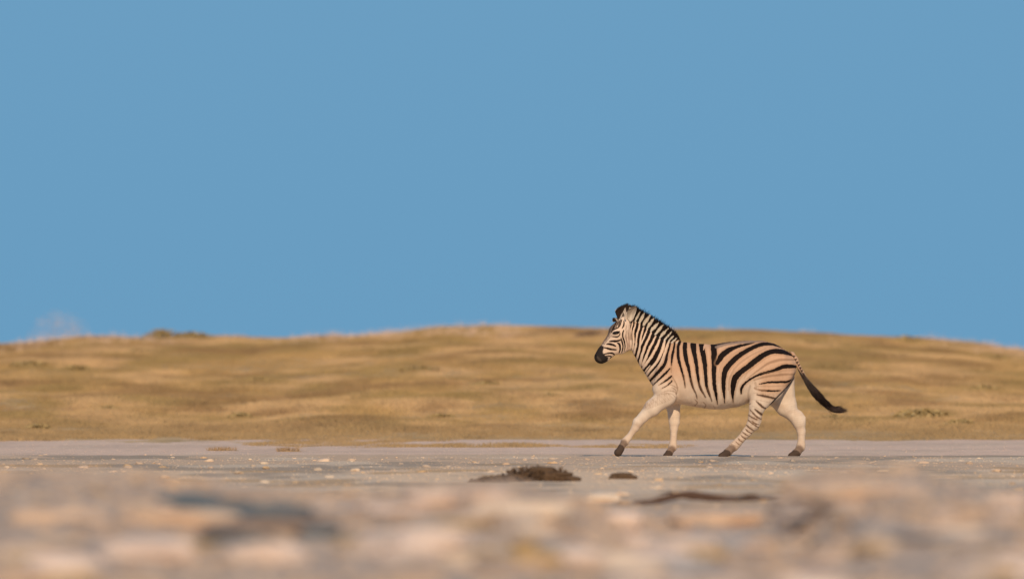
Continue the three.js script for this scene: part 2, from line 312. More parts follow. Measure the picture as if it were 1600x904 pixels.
{ // gravel too small and too many to count
  const N = 40000, g = stoneGeo(1, 0.35, 0.8), im = new THREE.InstancedMesh(g, new THREE.MeshStandardMaterial({ color: 0xffffff, roughness: 0.92 }), N);
  for (let i = 0; i < N; i++) {
    const near = i < 16000, d = near ? rr(44, 78) : rr(78, 160), x = rr(-1, 1) * (2.4 + d * 0.055), s = (near ? rr(0.008, 0.028) : (i % 50 === 0 && d < 132 ? rr(0.018, 0.042) : rr(0.004, 0.009))) * (rnd() < 0.05 ? 1.7 : 1) * (d > 129 ? 0.5 : 1);
    setInst(im, i, V.set(x, groundH(x, d) + s * 0.1, D - d), rr(0, 6.28), s * rr(0.9, 1.9), s * rr(0.45, 0.8), s * rr(0.9, 1.5), rr(-0.2, 0.2), rr(-0.2, 0.2));
    const c0 = groundColour(x, d), q = rnd(), alt = q < 0.3 ? [0.68, 0.53, 0.38] : q < 0.5 ? [0.54, 0.32, 0.13] : q < 0.72 ? [0.36, 0.31, 0.27] : q < 0.8 ? [0.20, 0.15, 0.12] : [0.6, 0.42, 0.3];
    im.setColorAt(i, rgb(mix3(c0, alt, d > 129 ? 0.10 : near ? 0.35 : s > 0.015 ? 0.42 : 0.2)));
  }
  im.name = 'gravel'; im.castShadow = im.receiveShadow = true; tag(im, 'loose mixed gravel strewn over the pan and the near bank', 'gravel', null, 'stuff'); scene.add(im);
}

// dark dead brush on the pan, and the branch
const brushMat = new THREE.MeshStandardMaterial({ color: rgb([0.10, 0.056, 0.027]), roughness: 0.95, side: THREE.DoubleSide });
function lump(pts) { // a low heap of matted litter: several rounded clods joined in one mesh
  return mergeGeometries(pts.map(([x, y, z, sx, sy, sz], i) => { const g = stoneShapes[i % 7].clone(); g.scale(sx, sy, sz); g.translate(x, y, z); return g; }));
}
function brush(name, label, cat, px, py, heap, twigs, rx, ry, rz) {
  const g = new THREE.Group(); g.name = numbered(name); g.position.copy(onGround(px, py, 76)); scene.add(g); tag(g, label, cat);
  mesh('litter', lump(heap), brushMat, g); mesh('twigs', stemGeo(twigs, rx, ry * 0.62, rz, 0.006, 5), brushMat, g).userData.kind = 'stuff'; mesh('dead_leaves', leafGeo(twigs * 7, rx, ry * 0.8, rz, 0.03), brushMat, g).userData.kind = 'stuff';
  return g;
}
brush('dead_brush', 'low heap of dark brown dead brush peaked in its middle on the pan', 'dead brush', 838, 751, [[0.05, 0.03, 0, 0.28, 0.085, 0.14], [0.04, 0.085, 0, 0.13, 0.07, 0.09], [-0.2, 0.02, 0.03, 0.2, 0.055, 0.11], [0.26, 0.02, 0.02, 0.15, 0.045, 0.1], [-0.1, 0.05, 0, 0.14, 0.05, 0.1], [0.17, 0.05, 0, 0.14, 0.05, 0.1]], 90, 0.38, 0.17, 0.22);
brush('dead_brush', 'thin brown strip of dead brush at the left foot of the dark heap', 'dead brush', 765, 752, [[0, 0.005, 0, 0.16, 0.035, 0.08], [-0.12, 0.0, 0.02, 0.09, 0.025, 0.06]], 26, 0.2, 0.06, 0.12);
brush('dung_heap', 'small dark brown clump alone on the pan right of the dead brush', 'dung', 973, 748, [[0, 0.02, 0, 0.11, 0.055, 0.08], [0.07, 0.01, 0.02, 0.06, 0.04, 0.05], [-0.06, 0.012, 0.01, 0.06, 0.042, 0.05]], 16, 0.13, 0.07, 0.08);
{ // two dry tufts standing out on the far pan
  const tuftMat = new THREE.MeshStandardMaterial({ color: rgb([0.36, 0.23, 0.12]), roughness: 0.9, side: THREE.DoubleSide });
  for (const [label, px, py, k] of [['brown dry grass tuft on the pale pan at the left, the wider of two', 345, 704, 1], ['small brown dry grass tuft between the wider tuft and the dark brush', 450, 705, 0.7]]) {
    const g = new THREE.Group(); g.name = numbered('grass_tuft'); g.position.copy(onGround(px, py, 100)); scene.add(g); tag(g, label, 'grass tuft');
    const b = bladeGeo(160, 0.20 * k, 0.06, 0.007, 0.08); mesh('blades', b, tuftMat, g); mesh('litter', lump([[0, -0.01, 0, 0.16 * k, 0.035, 0.12], [0.12 * k, -0.01, 0.02, 0.1 * k, 0.025, 0.08]]), tuftMat, g);
  }
}
{
  const o = onGround(1100, 789, 72), d = D - o.z, m = d / FPX, g = new THREE.Group(); g.name = numbered('dead_branch'); g.position.copy(o); scene.add(g);
  tag(g, 'long bent dark branch lying across the pan below the zebra\'s hind hooves', 'branch');
  const W = (px, py, z = 0) => new THREE.Vector3((px - 1100) * m, (787 - py) * m + 0.02, z);
  const limb = (pts, radii) => { const cv = new THREE.CatmullRomCurve3(pts), n = 40, tg = new THREE.TubeGeometry(cv, n, 1, 9), p = tg.attributes.position; const c = new THREE.Vector3();
    for (let i = 0; i <= n; i++) { cv.getPointAt(i / n, c); const f = i / n * (radii.length - 1), a = Math.min(radii.length - 2, Math.floor(f)), r = mix(radii[a], radii[a + 1], f - a) * (0.85 + 0.3 * vn(i * 0.7, 3)); for (let j = 0; j <= 9; j++) { const k = i * 10 + j; p.setXYZ(k, c.x + (p.getX(k) - c.x) * r, c.y + (p.getY(k) - c.y) * r, c.z + (p.getZ(k) - c.z) * r); } }
    tg.computeVertexNormals(); return tg; };
  const bark = new THREE.MeshStandardMaterial({ color: rgb([0.085, 0.045, 0.028]), roughness: 0.9 });
  mesh('limb', limb([W(990, 786, 0.1), W(1020, 785, 0.08), W(1045, 779, 0.04), W(1065, 775, 0), W(1085, 776, 0), W(1120, 780, -0.03), W(1165, 781, -0.02), W(1200, 779, 0.03), W(1222, 776, 0.05)], [0.012, 0.022, 0.027, 0.036, 0.03, 0.022, 0.018, 0.015, 0.006]), bark, g);
  mesh('side_twig', limb([W(1060, 776, 0), W(1048, 771, -0.08), W(1030, 773, -0.16)], [0.014, 0.009, 0.004]), bark, g);
  mesh('side_twig', limb([W(1150, 781, 0), W(1175, 775, 0.08), W(1190, 778, 0.15)], [0.012, 0.008, 0.004]), bark, g);
}

// ---------------------------------------------------------------- the zebra, in its own axes: x towards the tail, y up, z to the camera side
const PXM = 137, ZX = 1130, ZY = 713;
const FR = { c: [900, 450, 3.229], s: [980, 470, 9.04], h: [920, 470, 9.04], k: [980, 540, 9.04], b: [1050, 520, 9.04], r: [1110, 520, 9.04], q: [1160, 520, 9.04], g: [1110, 590, 6.956], f: [950, 600, 7.533], t: [1180, 530, 6.956] };
const toPx = (f, u, v) => [FR[f][0] + u / FR[f][2], FR[f][1] + v / FR[f][2]];
const P2 = (f, u, v) => { const [a, b] = toPx(f, u, v); return [(a - ZX) / PXM, (ZY - b) / PXM]; };
const CU = 1 / 3.229 / PXM, HU = 1 / 9.04 / PXM;

// --- form: tapered capsules and a lofted barrel, joined smoothly
function cone(f, u1, v1, z1, r1, u2, v2, z2, r2, zr = 1, unit = CU) {
  const a = P2(f, u1, v1), b = P2(f, u2, v2);
  return { ax: a[0], ay: a[1], az: z1, bx: b[0] - a[0], by: b[1] - a[1], bz: (z2 - z1), ra: r1 * unit, dr: (r2 - r1) * unit, zr };
}
function dCone(p, x, y, z) {
  const dx = x - p.ax, dy = y - p.ay, L = p.bx * p.bx + p.by * p.by + 1e-9, t = clamp((dx * p.bx + dy * p.by) / L);
  const ex = dx - p.bx * t, ey = dy - p.by * t, ez = (z - p.az - p.bz * t) / p.zr;
  return Math.sqrt(ex * ex + ey * ey + ez * ez) - p.ra - p.dr * t;
}
function chain(f, pts, zr, unit = CU) { const o = []; for (let i = 1; i < pts.length; i++) { const a = pts[i - 1], b = pts[i]; o.push(cone(f, a[0], a[1], a[2], a[3], b[0], b[1], b[2], b[3], (a[4] || zr), unit)); } return o; }
const trunk = [[405, 455, 545, 0.07], [430, 400, 566, 0.125], [480, 300, 578, 0.175], [520, 276, 582, 0.205], [580, 283, 593, 0.235], [640, 287, 604, 0.262], [700, 281, 610, 0.278], [760, 271, 607, 0.282], [820, 265, 597, 0.276], [880, 262, 575, 0.265], [940, 263, 545, 0.255], [1000, 277, 520, 0.24], [1050, 305, 498, 0.205], [1085, 331, 470, 0.15], [1108, 360, 430, 0.08]].map(([u, t, b, w]) => { const a = P2('c', u, t), q = P2('c', u, b); return [a[0], (a[1] + q[1]) / 2, (a[1] - q[1]) / 2, w]; });
function dTrunk(x, y, z) {
  const n = trunk.length; let i = 1; while (i < n - 1 && x > trunk[i][0]) i++;
  const A = trunk[i - 1], B = trunk[i], t = clamp((x - A[0]) / (B[0] - A[0])), s = t;
  const c = mix(A[1], B[1], s), h = mix(A[2], B[2], s), w0 = mix(A[3], B[3], s), u = y - c, q = clamp(u / h, -1, 1);
  const w = w0 * (q > 0 ? 1 - 0.22 * q : 1 + 0.04 * q);
  const k0 = Math.hypot(u / h, z / w), k1 = Math.hypot(u / (h * h), z / (w * w)) + 1e-6; let d = k0 * (k0 - 1) / k1; if (k0 < 0.3) d = -Math.min(h, w) * (1 - k0);
  const ox = x < trunk[0][0] ? trunk[0][0] - x : x > trunk[n - 1][0] ? x - trunk[n - 1][0] : 0;
  return ox ? Math.hypot(Math.max(d, 0), ox) + Math.min(d, 0) * 0 : d;
}
// neck from crest / throat pairs in photo pixels
const neckDiscs = [[993, 520, 16.5, 0.060], [1003, 531, 20.7, 0.074], [1012, 540, 24.8, 0.088], [1027, 555, 31.5, 0.118], [1045, 572, 38.5, 0.165]];
const neck = []; { const pt = neckDiscs.map(([a, b, r, w]) => ({ x: (a - ZX) / PXM, y: (ZY - b) / PXM, r: r / PXM, w }));
  for (let i = 1; i < pt.length; i++) neck.push({ ax: pt[i - 1].x, ay: pt[i - 1].y, az: 0, bx: pt[i].x - pt[i - 1].x, by: pt[i].y - pt[i - 1].y, bz: 0, ra: pt[i - 1].r, dr: pt[i].r - pt[i - 1].r, zr: (pt[i].w + pt[i - 1].w) / (pt[i].r + pt[i - 1].r) }); }
const head = [
  ...chain('h', [[478, 340, 0, 112, 0.95], [425, 450, 0, 138, 0.86], [352, 590, 0, 128, 0.66], [300, 650, 0, 116, 0.66], [222, 722, 0, 96, 0.78], [176, 786, 0, 96, 0.76]], 0.8, HU),
  cone('h', 455, 470, 0, 120, 520, 590, 0, 104, 0.70, HU), cone('h', 520, 590, 0, 104, 440, 640, 0, 108, 0.62, HU), cone('h', 300, 680, 0, 100, 240, 775, 0, 66, 0.7, HU),
  cone('h', 500, 300, 0, 100, 560, 420, 0, 110, 0.8, HU)];
const legNF = [cone('c', 470, 400, 0.13, 62, 445, 500, 0.15, 58, 0.7), ...chain('c', [[448, 508, 0.145, 58], [455, 545, 0.15, 48], [385, 602, 0.145, 40], [335, 652, 0.14, 25.5], [313, 674, 0.138, 24], [298, 704, 0.135, 17], [262, 755, 0.13, 15.5], [247, 774, 0.13, 18], [229, 796, 0.13, 14]], 0.86), cone('c', 231, 800, 0.13, 15, 210, 826, 0.13, 18, 0.95), cone('c', 225, 814, 0.13, 15, 216, 828, 0.13, 16, 0.95)];
const legNH = [cone('c', 985, 395, 0.115, 96, 925, 500, 0.15, 62, 0.62), cone('c', 1046, 408, 0.10, 58, 985, 505, 0.125, 64, 0.72), cone('c', 985, 505, 0.13, 60, 938, 560, 0.14, 48, 0.8),
  ...chain('c', [[925, 520, 0.15, 47], [914, 590, 0.15, 40], [902, 645, 0.145, 31], [894, 684, 0.142, 30, 0.75], [860, 728, 0.138, 20], [812, 780, 0.135, 18.5], [795, 797, 0.135, 20], [770, 818, 0.135, 15.5]], 0.84), cone('c', 905, 640, 0.143, 18, 921, 668, 0.14, 14, 0.7), cone('c', 772, 820, 0.135, 16, 735, 844, 0.135, 17, 0.95), cone('c', 765, 828, 0.135, 16, 752, 846, 0.135, 15, 0.95)];
const legFF = chain('c', [[478, 520, -0.14, 55], [490, 575, -0.15, 40], [496, 640, -0.145, 29], [498, 676, -0.143, 25], [495, 708, -0.14, 17.5], [490, 785, -0.14, 16], [488, 803, -0.14, 18.5], [474, 824, -0.14, 14]], 0.86).concat([cone('c', 473, 826, -0.14, 15, 455, 846, -0.14, 17, 0.95), cone('c', 474, 832, -0.14, 15, 470, 846, -0.14, 16, 0.95)]);
const legFH = [cone('c', 1000, 410, -0.115, 92, 1000, 520, -0.14, 66, 0.64), cone('c', 1046, 420, -0.10, 58, 1052, 520, -0.13, 52, 0.75), cone('c', 1052, 520, -0.13, 50, 1075, 585, -0.14, 42, 0.8),
  ...chain('c', [[1010, 535, -0.145, 58], [1062, 602, -0.145, 44], [1112, 650, -0.142, 33], [1129, 676, -0.14, 31, 0.75], [1139, 724, -0.138, 20.5], [1138, 785, -0.135, 18.5], [1135, 802, -0.135, 20], [1118, 824, -0.135, 15.5]], 0.84), cone('c', 1128, 640, -0.14, 20, 1149, 656, -0.138, 13, 0.7), cone('c', 1118, 826, -0.135, 16, 1090, 846, -0.135, 17, 0.95), cone('c', 1116, 832, -0.135, 16, 1106, 847, -0.135, 15, 0.95)];
const dock = chain('c', [[1085, 345, 0, 26], [1104, 360, 0, 17], [1128, 398, 0, 10.5], [1160, 452, 0, 8], [1192, 508, 0, 6]], 1);
const extra = [cone('c', 520, 300, 0, 26, 640, 310, 0, 24, 0.7)];
const eyeC = P2('h', 386, 445), nosC = P2('h', 100, 770);
const smin = (a, b, k) => { const h = Math.max(k - Math.abs(a - b), 0) / k; return Math.min(a, b) - h * h * k * 0.25; };
function group(arr, x, y, z, k) { let d = 9; for (let i = 0; i < arr.length; i++) { const e = dCone(arr[i], x, y, z); d = d > 8 ? e : smin(d, e, k); } return d; }
function dFar(x, y, z) { return Math.min(group(legFF, x, y, z, 0.02), group(legFH, x, y, z, 0.02)); }
function sdf(x, y, z) {
  let d = smin(dTrunk(x, y, z), group(neck, x, y, z, 0.02), 0.055);
  let hd = group(head, x, y, z, 0.03);
  for (const s of [1, -1]) {
    const dx = x - eyeC[0], dy = y - eyeC[1], dz = z - s * 0.088; hd = smin(hd, Math.sqrt(dx * dx + dy * dy + dz * dz) - 0.026, 0.03);
    const ex = x - nosC[0], ey = y - nosC[1], ez = z - s * 0.066, nd = Math.sqrt(ex * ex * 0.6 + ey * ey * 2 + ez * ez) - 0.018; hd = -smin(-hd, nd, 0.012);
  }
  d = smin(d, hd, 0.035);
  d = smin(d, group(legNF, x, y, z, 0.025), 0.045); d = smin(d, group(legNH, x, y, z, 0.03), 0.045);
  d = smin(d, group(legFF, x, y, z, 0.025), 0.045); d = smin(d, group(legFH, x, y, z, 0.03), 0.045);
  d = smin(d, group(dock, x, y, z, 0.01), 0.02); d = smin(d, group(extra, x, y, z, 0.02), 0.06);
  if (d > -0.03 && d < 0.03) d += (vn(x * 13 + 40, y * 8 + 7, z * 9 + 31.3) - 0.5) * 0.010 + (vn(x * 42 + 9, y * 17, z * 30 + 5.7) - 0.5) * 0.0022 * sstep(0.35, 0.6, y);
  return Math.max(d, 0.003 - y);
}
function surfaceNets(lo, hi, cell, B = 6) {
  const n = [0, 1, 2].map((i) => Math.ceil((hi[i] - lo[i]) / cell / B) * B + 1), [nx, ny, nz] = n, val = new Float32Array(nx * ny * nz).fill(1), near = new Uint8Array(nx * ny * nz);
  const at = (i, j, k) => (k * ny + j) * nx + i, half = B * cell * 0.5 * 1.75 * 2.3;
  for (let K = 0; K < nz - 1; K += B) for (let J = 0; J < ny - 1; J += B) for (let I = 0; I < nx - 1; I += B) {
    const d = sdf(lo[0] + (I + B / 2) * cell, lo[1] + (J + B / 2) * cell, lo[2] + (K + B / 2) * cell);
    if (Math.abs(d) > half) { if (d < 0) for (let k = K; k <= K + B; k++) for (let j = J; j <= J + B; j++) for (let i = I; i <= I + B; i++) { const q = at(i, j, k); if (!near[q]) val[q] = -1; } continue; }
    for (let k = K; k <= K + B; k++) for (let j = J; j <= J + B; j++) for (let i = I; i <= I + B; i++) { const q = at(i, j, k); if (near[q]) continue; near[q] = 1; val[q] = sdf(lo[0] + i * cell, lo[1] + j * cell, lo[2] + k * cell); }
  }
  const id = new Int32Array(nx * ny * nz).fill(-1), pos = [], idx = [];
  for (let k = 0; k < nz - 1; k++) for (let j = 0; j < ny - 1; j++) for (let i = 0; i < nx - 1; i++) {
    const q = at(i, j, k), v = [val[q], val[q + 1], val[q + nx], val[q + nx + 1], val[q + nx * ny], val[q + nx * ny + 1], val[q + nx * ny + nx], val[q + nx * ny + nx + 1]];
    let m = 0; for (let t = 0; t < 8; t++) if (v[t] < 0) m++; if (m === 0 || m === 8) continue;
    let sx = 0, sy = 0, sz = 0, c = 0;
    for (let a = 0; a < 8; a++) for (const bit of [1, 2, 4]) { if (a & bit) continue; const b = a | bit; if ((v[a] < 0) === (v[b] < 0)) continue; const t = v[a] / (v[a] - v[b]); sx += (a & 1) + (bit === 1 ? t : 0); sy += ((a >> 1) & 1) + (bit === 2 ? t : 0); sz += ((a >> 2) & 1) + (bit === 4 ? t : 0); c++; }
    id[q] = pos.length / 3; pos.push(lo[0] + (i + sx / c) * cell, lo[1] + (j + sy / c) * cell, lo[2] + (k + sz / c) * cell);
  }
  const st = [1, nx, nx * ny];
  for (let k = 1; k < nz - 1; k++) for (let j = 1; j < ny - 1; j++) for (let i = 1; i < nx - 1; i++) {
    const q = at(i, j, k), s0 = val[q] < 0;
    for (let a = 0; a < 3; a++) { if (s0 === (val[q + st[a]] < 0)) continue; const u = st[(a + 1) % 3], w = st[(a + 2) % 3], A = id[q], Bq = id[q - u], C = id[q - u - w], E0 = id[q - w]; if (A < 0 || Bq < 0 || C < 0 || E0 < 0) continue; if (s0) idx.push(A, Bq, C, A, C, E0); else idx.push(A, C, Bq, A, E0, C); }
  }
  return { pos, idx };
}

// --- the coat: stripes painted as pigment, with some shade and a highlight, in side view, x and y of the animal's own axes
const TW = 2048, TH = 2048, TX0 = 915, TY0 = 463, TS = TW / 420, FARROW = 1268, FARY0 = 556;    // rows from FARROW on hold the off-side legs
const paint = [new Float32Array(TW * TH), new Float32Array(TW * TH), new Float32Array(TW * TH)];
const BLACK = [0.011, 0.0065, 0.0045], CREAMC = [0.66, 0.50, 0.37], TANC = [0.57, 0.35, 0.22], WHITEC = [0.68, 0.55, 0.43], BROWN = [0.22, 0.12, 0.07], SOFT = [0.36, 0.22, 0.14], GREYB = [0.24, 0.17, 0.13];
for (let j = 0; j < TH; j++) for (let i = 0; i < TW; i++) {
  const far = j >= FARROW, X = TX0 + i / TS, Y = far ? FARY0 + (j - FARROW) / TS : TY0 + j / TS;
  let t = 0;                                                             // tan saddle and rump, pale belly and legs
  if (!far) { t = (1 - sstep(566, 612, Y + (X - 1150) * 0.05)) * sstep(1012, 1050, X); t = Math.max(t, 0.55 * sstep(975, 1000, X) * (1 - sstep(560, 600, Y)) * sstep(497, 512, Y)); t = Math.max(t, 0.9 * sstep(1175, 1195, X) * (1 - sstep(604, 632, Y))); }
  if (!far && Y > 570 && X > 1195) t *= 1 - sstep(-1, 3, Math.min((X - 1238) * 0.72 + (Y - 594) * 0.69, X - 1230 + (Y - 580) * 0.8));
  const pale = sstep(600, 640, Y);
  let c = mix3(mix3(CREAMC, WHITEC, 0.5 + 0.5 * pale), TANC, t);
  const n = 1 + 0.16 * (fbm(X * 0.35, Y * 0.12, 4) - 0.5) + 0.12 * (vn(X * 3.1, Y * 1.1) - 0.5);
  const o = j * TW + i; for (let k = 0; k < 3; k++) paint[k][o] = c[k] * n;
}
for (let j = 0; j < TH; j++) for (let i = 0; i < TW; i++) { // dust on the lower legs and a little on the belly
  const far = j >= FARROW, X = TX0 + i / TS, Y = far ? FARY0 + (j - FARROW) / TS : TY0 + j / TS, t = 0.55 * sstep(640, 712, Y) * (0.4 + 0.9 * fbm(X * 0.12, Y * 0.2, 3)) + 0.3 * sstep(0.5, 0.75, fbm(X * 0.06 + 8, Y * 0.09, 4)) * sstep(590, 620, Y); if (t <= 0) continue;
  const o = j * TW + i, dust = [0.50, 0.34, 0.235]; for (let k = 0; k < 3; k++) paint[k][o] = mix(paint[k][o], dust[k], clamp(t)); }
function spline(pts) {
  const out = [], n = pts.length, g = (i) => pts[clamp(i, 0, n - 1)];
  for (let i = 0; i < n - 1; i++) { const a = g(i - 1), b = g(i), c = g(i + 1), d = g(i + 2), steps = Math.max(4, Math.ceil(Math.hypot(c[0] - b[0], c[1] - b[1]) / 1.5));
    for (let s = 0; s < steps; s++) { const t = s / steps, t2 = t * t, t3 = t2 * t; out.push([0, 1, 2].map((k) => 0.5 * (2 * b[k] + (c[k] - a[k]) * t + (2 * a[k] - 5 * b[k] + 4 * c[k] - d[k]) * t2 + (3 * b[k] - a[k] - 3 * c[k] + d[k]) * t3))); } }
  out.push(pts[n - 1].slice(0, 3)); return out;
}
const cover = new Float32Array(TW * TH);
function brushStroke(f, pts, color, { soft = 1.6, alpha = 1, rough = 1, dy = 0, far = false } = {}) {
  const T = pts.map(([u, v, w]) => { const [a, b] = toPx(f, u, v); return [(a - TX0) * TS, far ? (b - FARY0) * TS + FARROW : (b - TY0) * TS, w / FR[f][2] * TS / 2]; });
  const sp = spline(T); let x0 = TW, x1 = 0, y0 = TH, y1 = 0; const ymax = far ? TH : FARROW - 4, ymin = far ? FARROW : 0;
  for (const [x, y, r0] of sp) {
    const r = Math.max(0.3, r0), R = r + soft + 3, a0 = Math.max(0, Math.floor(x - R)), a1 = Math.min(TW - 1, Math.ceil(x + R)), b0 = Math.max(ymin, Math.floor(y - R)), b1 = Math.min(ymax - 1, Math.ceil(y + R));
    x0 = Math.min(x0, a0); x1 = Math.max(x1, a1); y0 = Math.min(y0, b0); y1 = Math.max(y1, b1);
    for (let j = b0; j <= b1; j++) for (let i = a0; i <= a1; i++) { const d = Math.hypot(i - x, j - y) - r; if (d > soft + 3) continue; const v = soft + 3 - d, o = j * TW + i; if (v > cover[o]) cover[o] = v; }
  }
  for (let j = y0; j <= y1; j++) for (let i = x0; i <= x1; i++) { const o = j * TW + i; if (!cover[o]) continue; const d = soft + 3 - cover[o] + rough * ((vn(i * 0.13, j * 0.05) - 0.5) * 4.2 + (vn(i * 0.5, j * 0.22) - 0.5) * 2.4); cover[o] = 0; const t = alpha * (1 - sstep(-soft, soft, d)); if (t > 0) for (let k = 0; k < 3; k++) paint[k][o] = mix(paint[k][o], color[k], t); }
}
function fillPoly(f, pts, color, soft = 2, alpha = 1, far = false) {
  const T = pts.map(([u, v]) => { const [a, b] = toPx(f, u, v); return [(a - TX0) * TS, far ? (b - FARY0) * TS + FARROW : (b - TY0) * TS]; }); let x0 = 1e9, x1 = -1e9, y0 = 1e9, y1 = -1e9;
  for (const [x, y] of T) { x0 = Math.min(x0, x); x1 = Math.max(x1, x); y0 = Math.min(y0, y); y1 = Math.max(y1, y); }
  const pad = soft * 2; x0 = Math.max(0, Math.floor(x0 - pad)); x1 = Math.min(TW - 1, Math.ceil(x1 + pad)); y0 = Math.max(far ? FARROW : 0, Math.floor(y0 - pad)); y1 = Math.min((far ? TH : FARROW - 4) - 1, Math.ceil(y1 + pad));
  for (let j = y0; j <= y1; j++) for (let i = x0; i <= x1; i++) {
    let inn = false, dm = 1e9;
    for (let a = 0, b = T.length - 1; a < T.length; b = a++) { const [ax, ay] = T[a], [bx, by] = T[b]; if ((ay > j) !== (by > j) && i < (bx - ax) * (j - ay) / (by - ay) + ax) inn = !inn; const ex = bx - ax, ey = by - ay, t = clamp(((i - ax) * ex + (j - ay) * ey) / (ex * ex + ey * ey + 1e-9)); dm = Math.min(dm, Math.hypot(i - ax - ex * t, j - ay - ey * t)); }
    const d = (inn ? -dm : dm) + (vn(i * 0.2, j * 0.1) - 0.5) * 5, t = alpha * (1 - sstep(-soft, soft, d)), o = j * TW + i; if (t > 0) for (let k = 0; k < 3; k++) paint[k][o] = mix(paint[k][o], color[k], t);
  }
}
const dark = (f, pts, o) => { brushStroke(f, pts.map(([u, v, w]) => [u, v, w * 1.55 + 16]), [0.36, 0.195, 0.105], { soft: 9, alpha: 0.5, rough: 0.3 }); brushStroke(f, pts.map(([u, v, w]) => [u, v, w * DW]), BLACK, o); };
let DW = 1.22;
const soft = (f, pts, a = 0.5, c = [0.27, 0.155, 0.09]) => brushStroke(f, pts, c, { soft: 5, alpha: a, rough: 0.8 });
const light = (f, pts, c = CREAMC, o) => { brushStroke(f, pts, c, o); };

// saddle, flank and rump
dark('b', [[112, 118, 34], [95, 160, 34], [85, 220, 36], [86, 330, 36], [110, 440, 30], [145, 560, 24], [172, 670, 14], [184, 760, 6]]); soft('b', [[150, 580, 22], [172, 680, 18], [182, 770, 8]], 0.9, [0.10, 0.056, 0.034]);
dark('b', [[186, 148, 50], [180, 240, 50], [200, 370, 46], [232, 500, 36], [258, 630, 26], [276, 720, 20], [300, 790, 8]]); soft('b', [[262, 640, 26], [295, 760, 26], [340, 870, 18], [352, 930, 6]], 0.9, [0.10, 0.056, 0.034]);
dark('b', [[300, 160, 72], [310, 270, 54], [336, 400, 44], [356, 560, 36], [374, 690, 28], [395, 770, 20], [425, 840, 8]]); soft('b', [[375, 700, 28], [412, 790, 26], [470, 900, 20]], 0.9, [0.10, 0.056, 0.034]);
dark('b', [[418, 170, 62], [440, 300, 58], [463, 450, 50], [470, 590, 42], [486, 740, 36], [508, 820, 24], [532, 890, 10]]); soft('b', [[495, 770, 28], [535, 880, 22], [560, 960, 12]], 0.9, [0.10, 0.056, 0.034]);
light('b', [[478, 140, 20], [462, 180, 26], [444, 232, 10]], TANC);
dark('b', [[590, 160, 74], [592, 300, 66], [590, 450, 56], [588, 600, 48], [597, 740, 44], [618, 860, 32], [634, 950, 14], [640, 1000, 5]]);
dark('r', [[92, 420, 46], [118, 378, 56], [160, 315, 66], [250, 243, 58], [370, 190, 36], [520, 152, 24], [620, 128, 16]]);
soft('r', [[90, 190, 50], [180, 160, 44], [300, 140, 36], [520, 122, 34], [720, 112, 30], [820, 118, 22]], 0.85, GREYB);
soft('r', [[60, 165, 34], [250, 128, 14], [520, 98, 10], [760, 96, 10]], 0.9, BLACK);
DW = 1.03;
dark('r', [[200, 985, 6], [194, 920, 20], [186, 810, 44], [182, 700, 58], [188, 600, 68], [218, 500, 76], [300, 402, 72], [405, 312, 66], [520, 240, 58], [640, 182, 54], [740, 152, 50], [850, 152, 36], [960, 178, 26], [1070, 224, 16], [1150, 290, 8]]);
dark('r', [[322, 985, 6], [314, 920, 22], [310, 820, 54], [322, 700, 76], [356, 612, 84], [430, 540, 72], [540, 460, 74], [640, 382, 78], [745, 308, 72], [860, 258, 66], [990, 256, 66], [1090, 282, 44], [1180, 328, 10]]);
dark('r', [[432, 850, 12], [436, 775, 36], [482, 706, 30], [598, 622, 26], [720, 570, 32], [880, 526, 40], [960, 495, 50], [1050, 466, 56], [1195, 468, 46]]);
soft('q', [[60, 640, 10], [330, 442, 30], [450, 392, 36], [560, 372, 34], [720, 372, 24]], 0.7);
soft('q', [[140, 480, 26], [60, 560, 26], [20, 640, 16]], 0.25);
soft('r', [[250, 800, 12], [262, 640, 20], [370, 460, 28], [560, 318, 26], [780, 210, 18]], 0.42); soft('r', [[110, 700, 12], [116, 560, 16], [170, 420, 20], [330, 280, 18], [520, 196, 12]], 0.32);
dark('q', [[235, 716, 8], [300, 703, 20], [380, 690, 26], [540, 686, 30], [630, 682, 28], [692, 652, 10]]);
soft('q', [[160, 660, 14], [330, 610, 26], [560, 582, 30], [735, 578, 20]], 0.65); soft('q', [[240, 560, 10], [480, 540, 14], [730, 520, 10]], 0.3);
soft('q', [[200, 750, 16], [420, 745, 22], [620, 735, 12]], 0.4);
dark('q', [[235, 803, 10], [310, 806, 22], [420, 812, 22], [535, 806, 10]]); soft('q', [[170, 770, 26], [210, 790, 30], [330, 808, 24]], 0.7);
soft('q', [[180, 700, 30], [190, 760, 34]], 0.4);
// thigh and gaskin
for (const p of [[[505, 178, 6], [570, 190, 14], [640, 205, 15], [702, 220, 10]], [[495, 250, 6], [535, 285, 13], [565, 312, 14], [598, 330, 8]], [[482, 335, 5], [520, 368, 15], [552, 392, 15], [576, 408, 6]], [[432, 345, 4], [470, 388, 10], [505, 420, 10], [548, 444, 6]], [[412, 398, 4], [450, 425, 9], [500, 448, 7]], [[450, 462, 4], [480, 490, 9], [520, 502, 6]], [[410, 455, 4], [460, 496, 8], [525, 536, 5]], [[388, 505, 4], [425, 540, 9], [470, 568, 5]], [[380, 552, 4], [410, 580, 8], [445, 598, 4]], [[350, 585, 4], [385, 612, 7], [415, 626, 4]], [[330, 618, 3], [355, 642, 7], [385, 658, 3]], [[300, 655, 3], [325, 680, 6], [350, 690, 3]], [[275, 690, 3], [300, 712, 6], [320, 720, 3]]]) { brushStroke('g', p.map(([u, v, w]) => [u, v, w * 2.2 + 8]), [0.33, 0.19, 0.11], { soft: 5, alpha: 0.5 }); brushStroke('g', p.map(([u, v, w]) => [u, v, w * 1.45]), [0.085, 0.048, 0.03], { soft: 2.5, alpha: 0.95, rough: 0.8 }); }
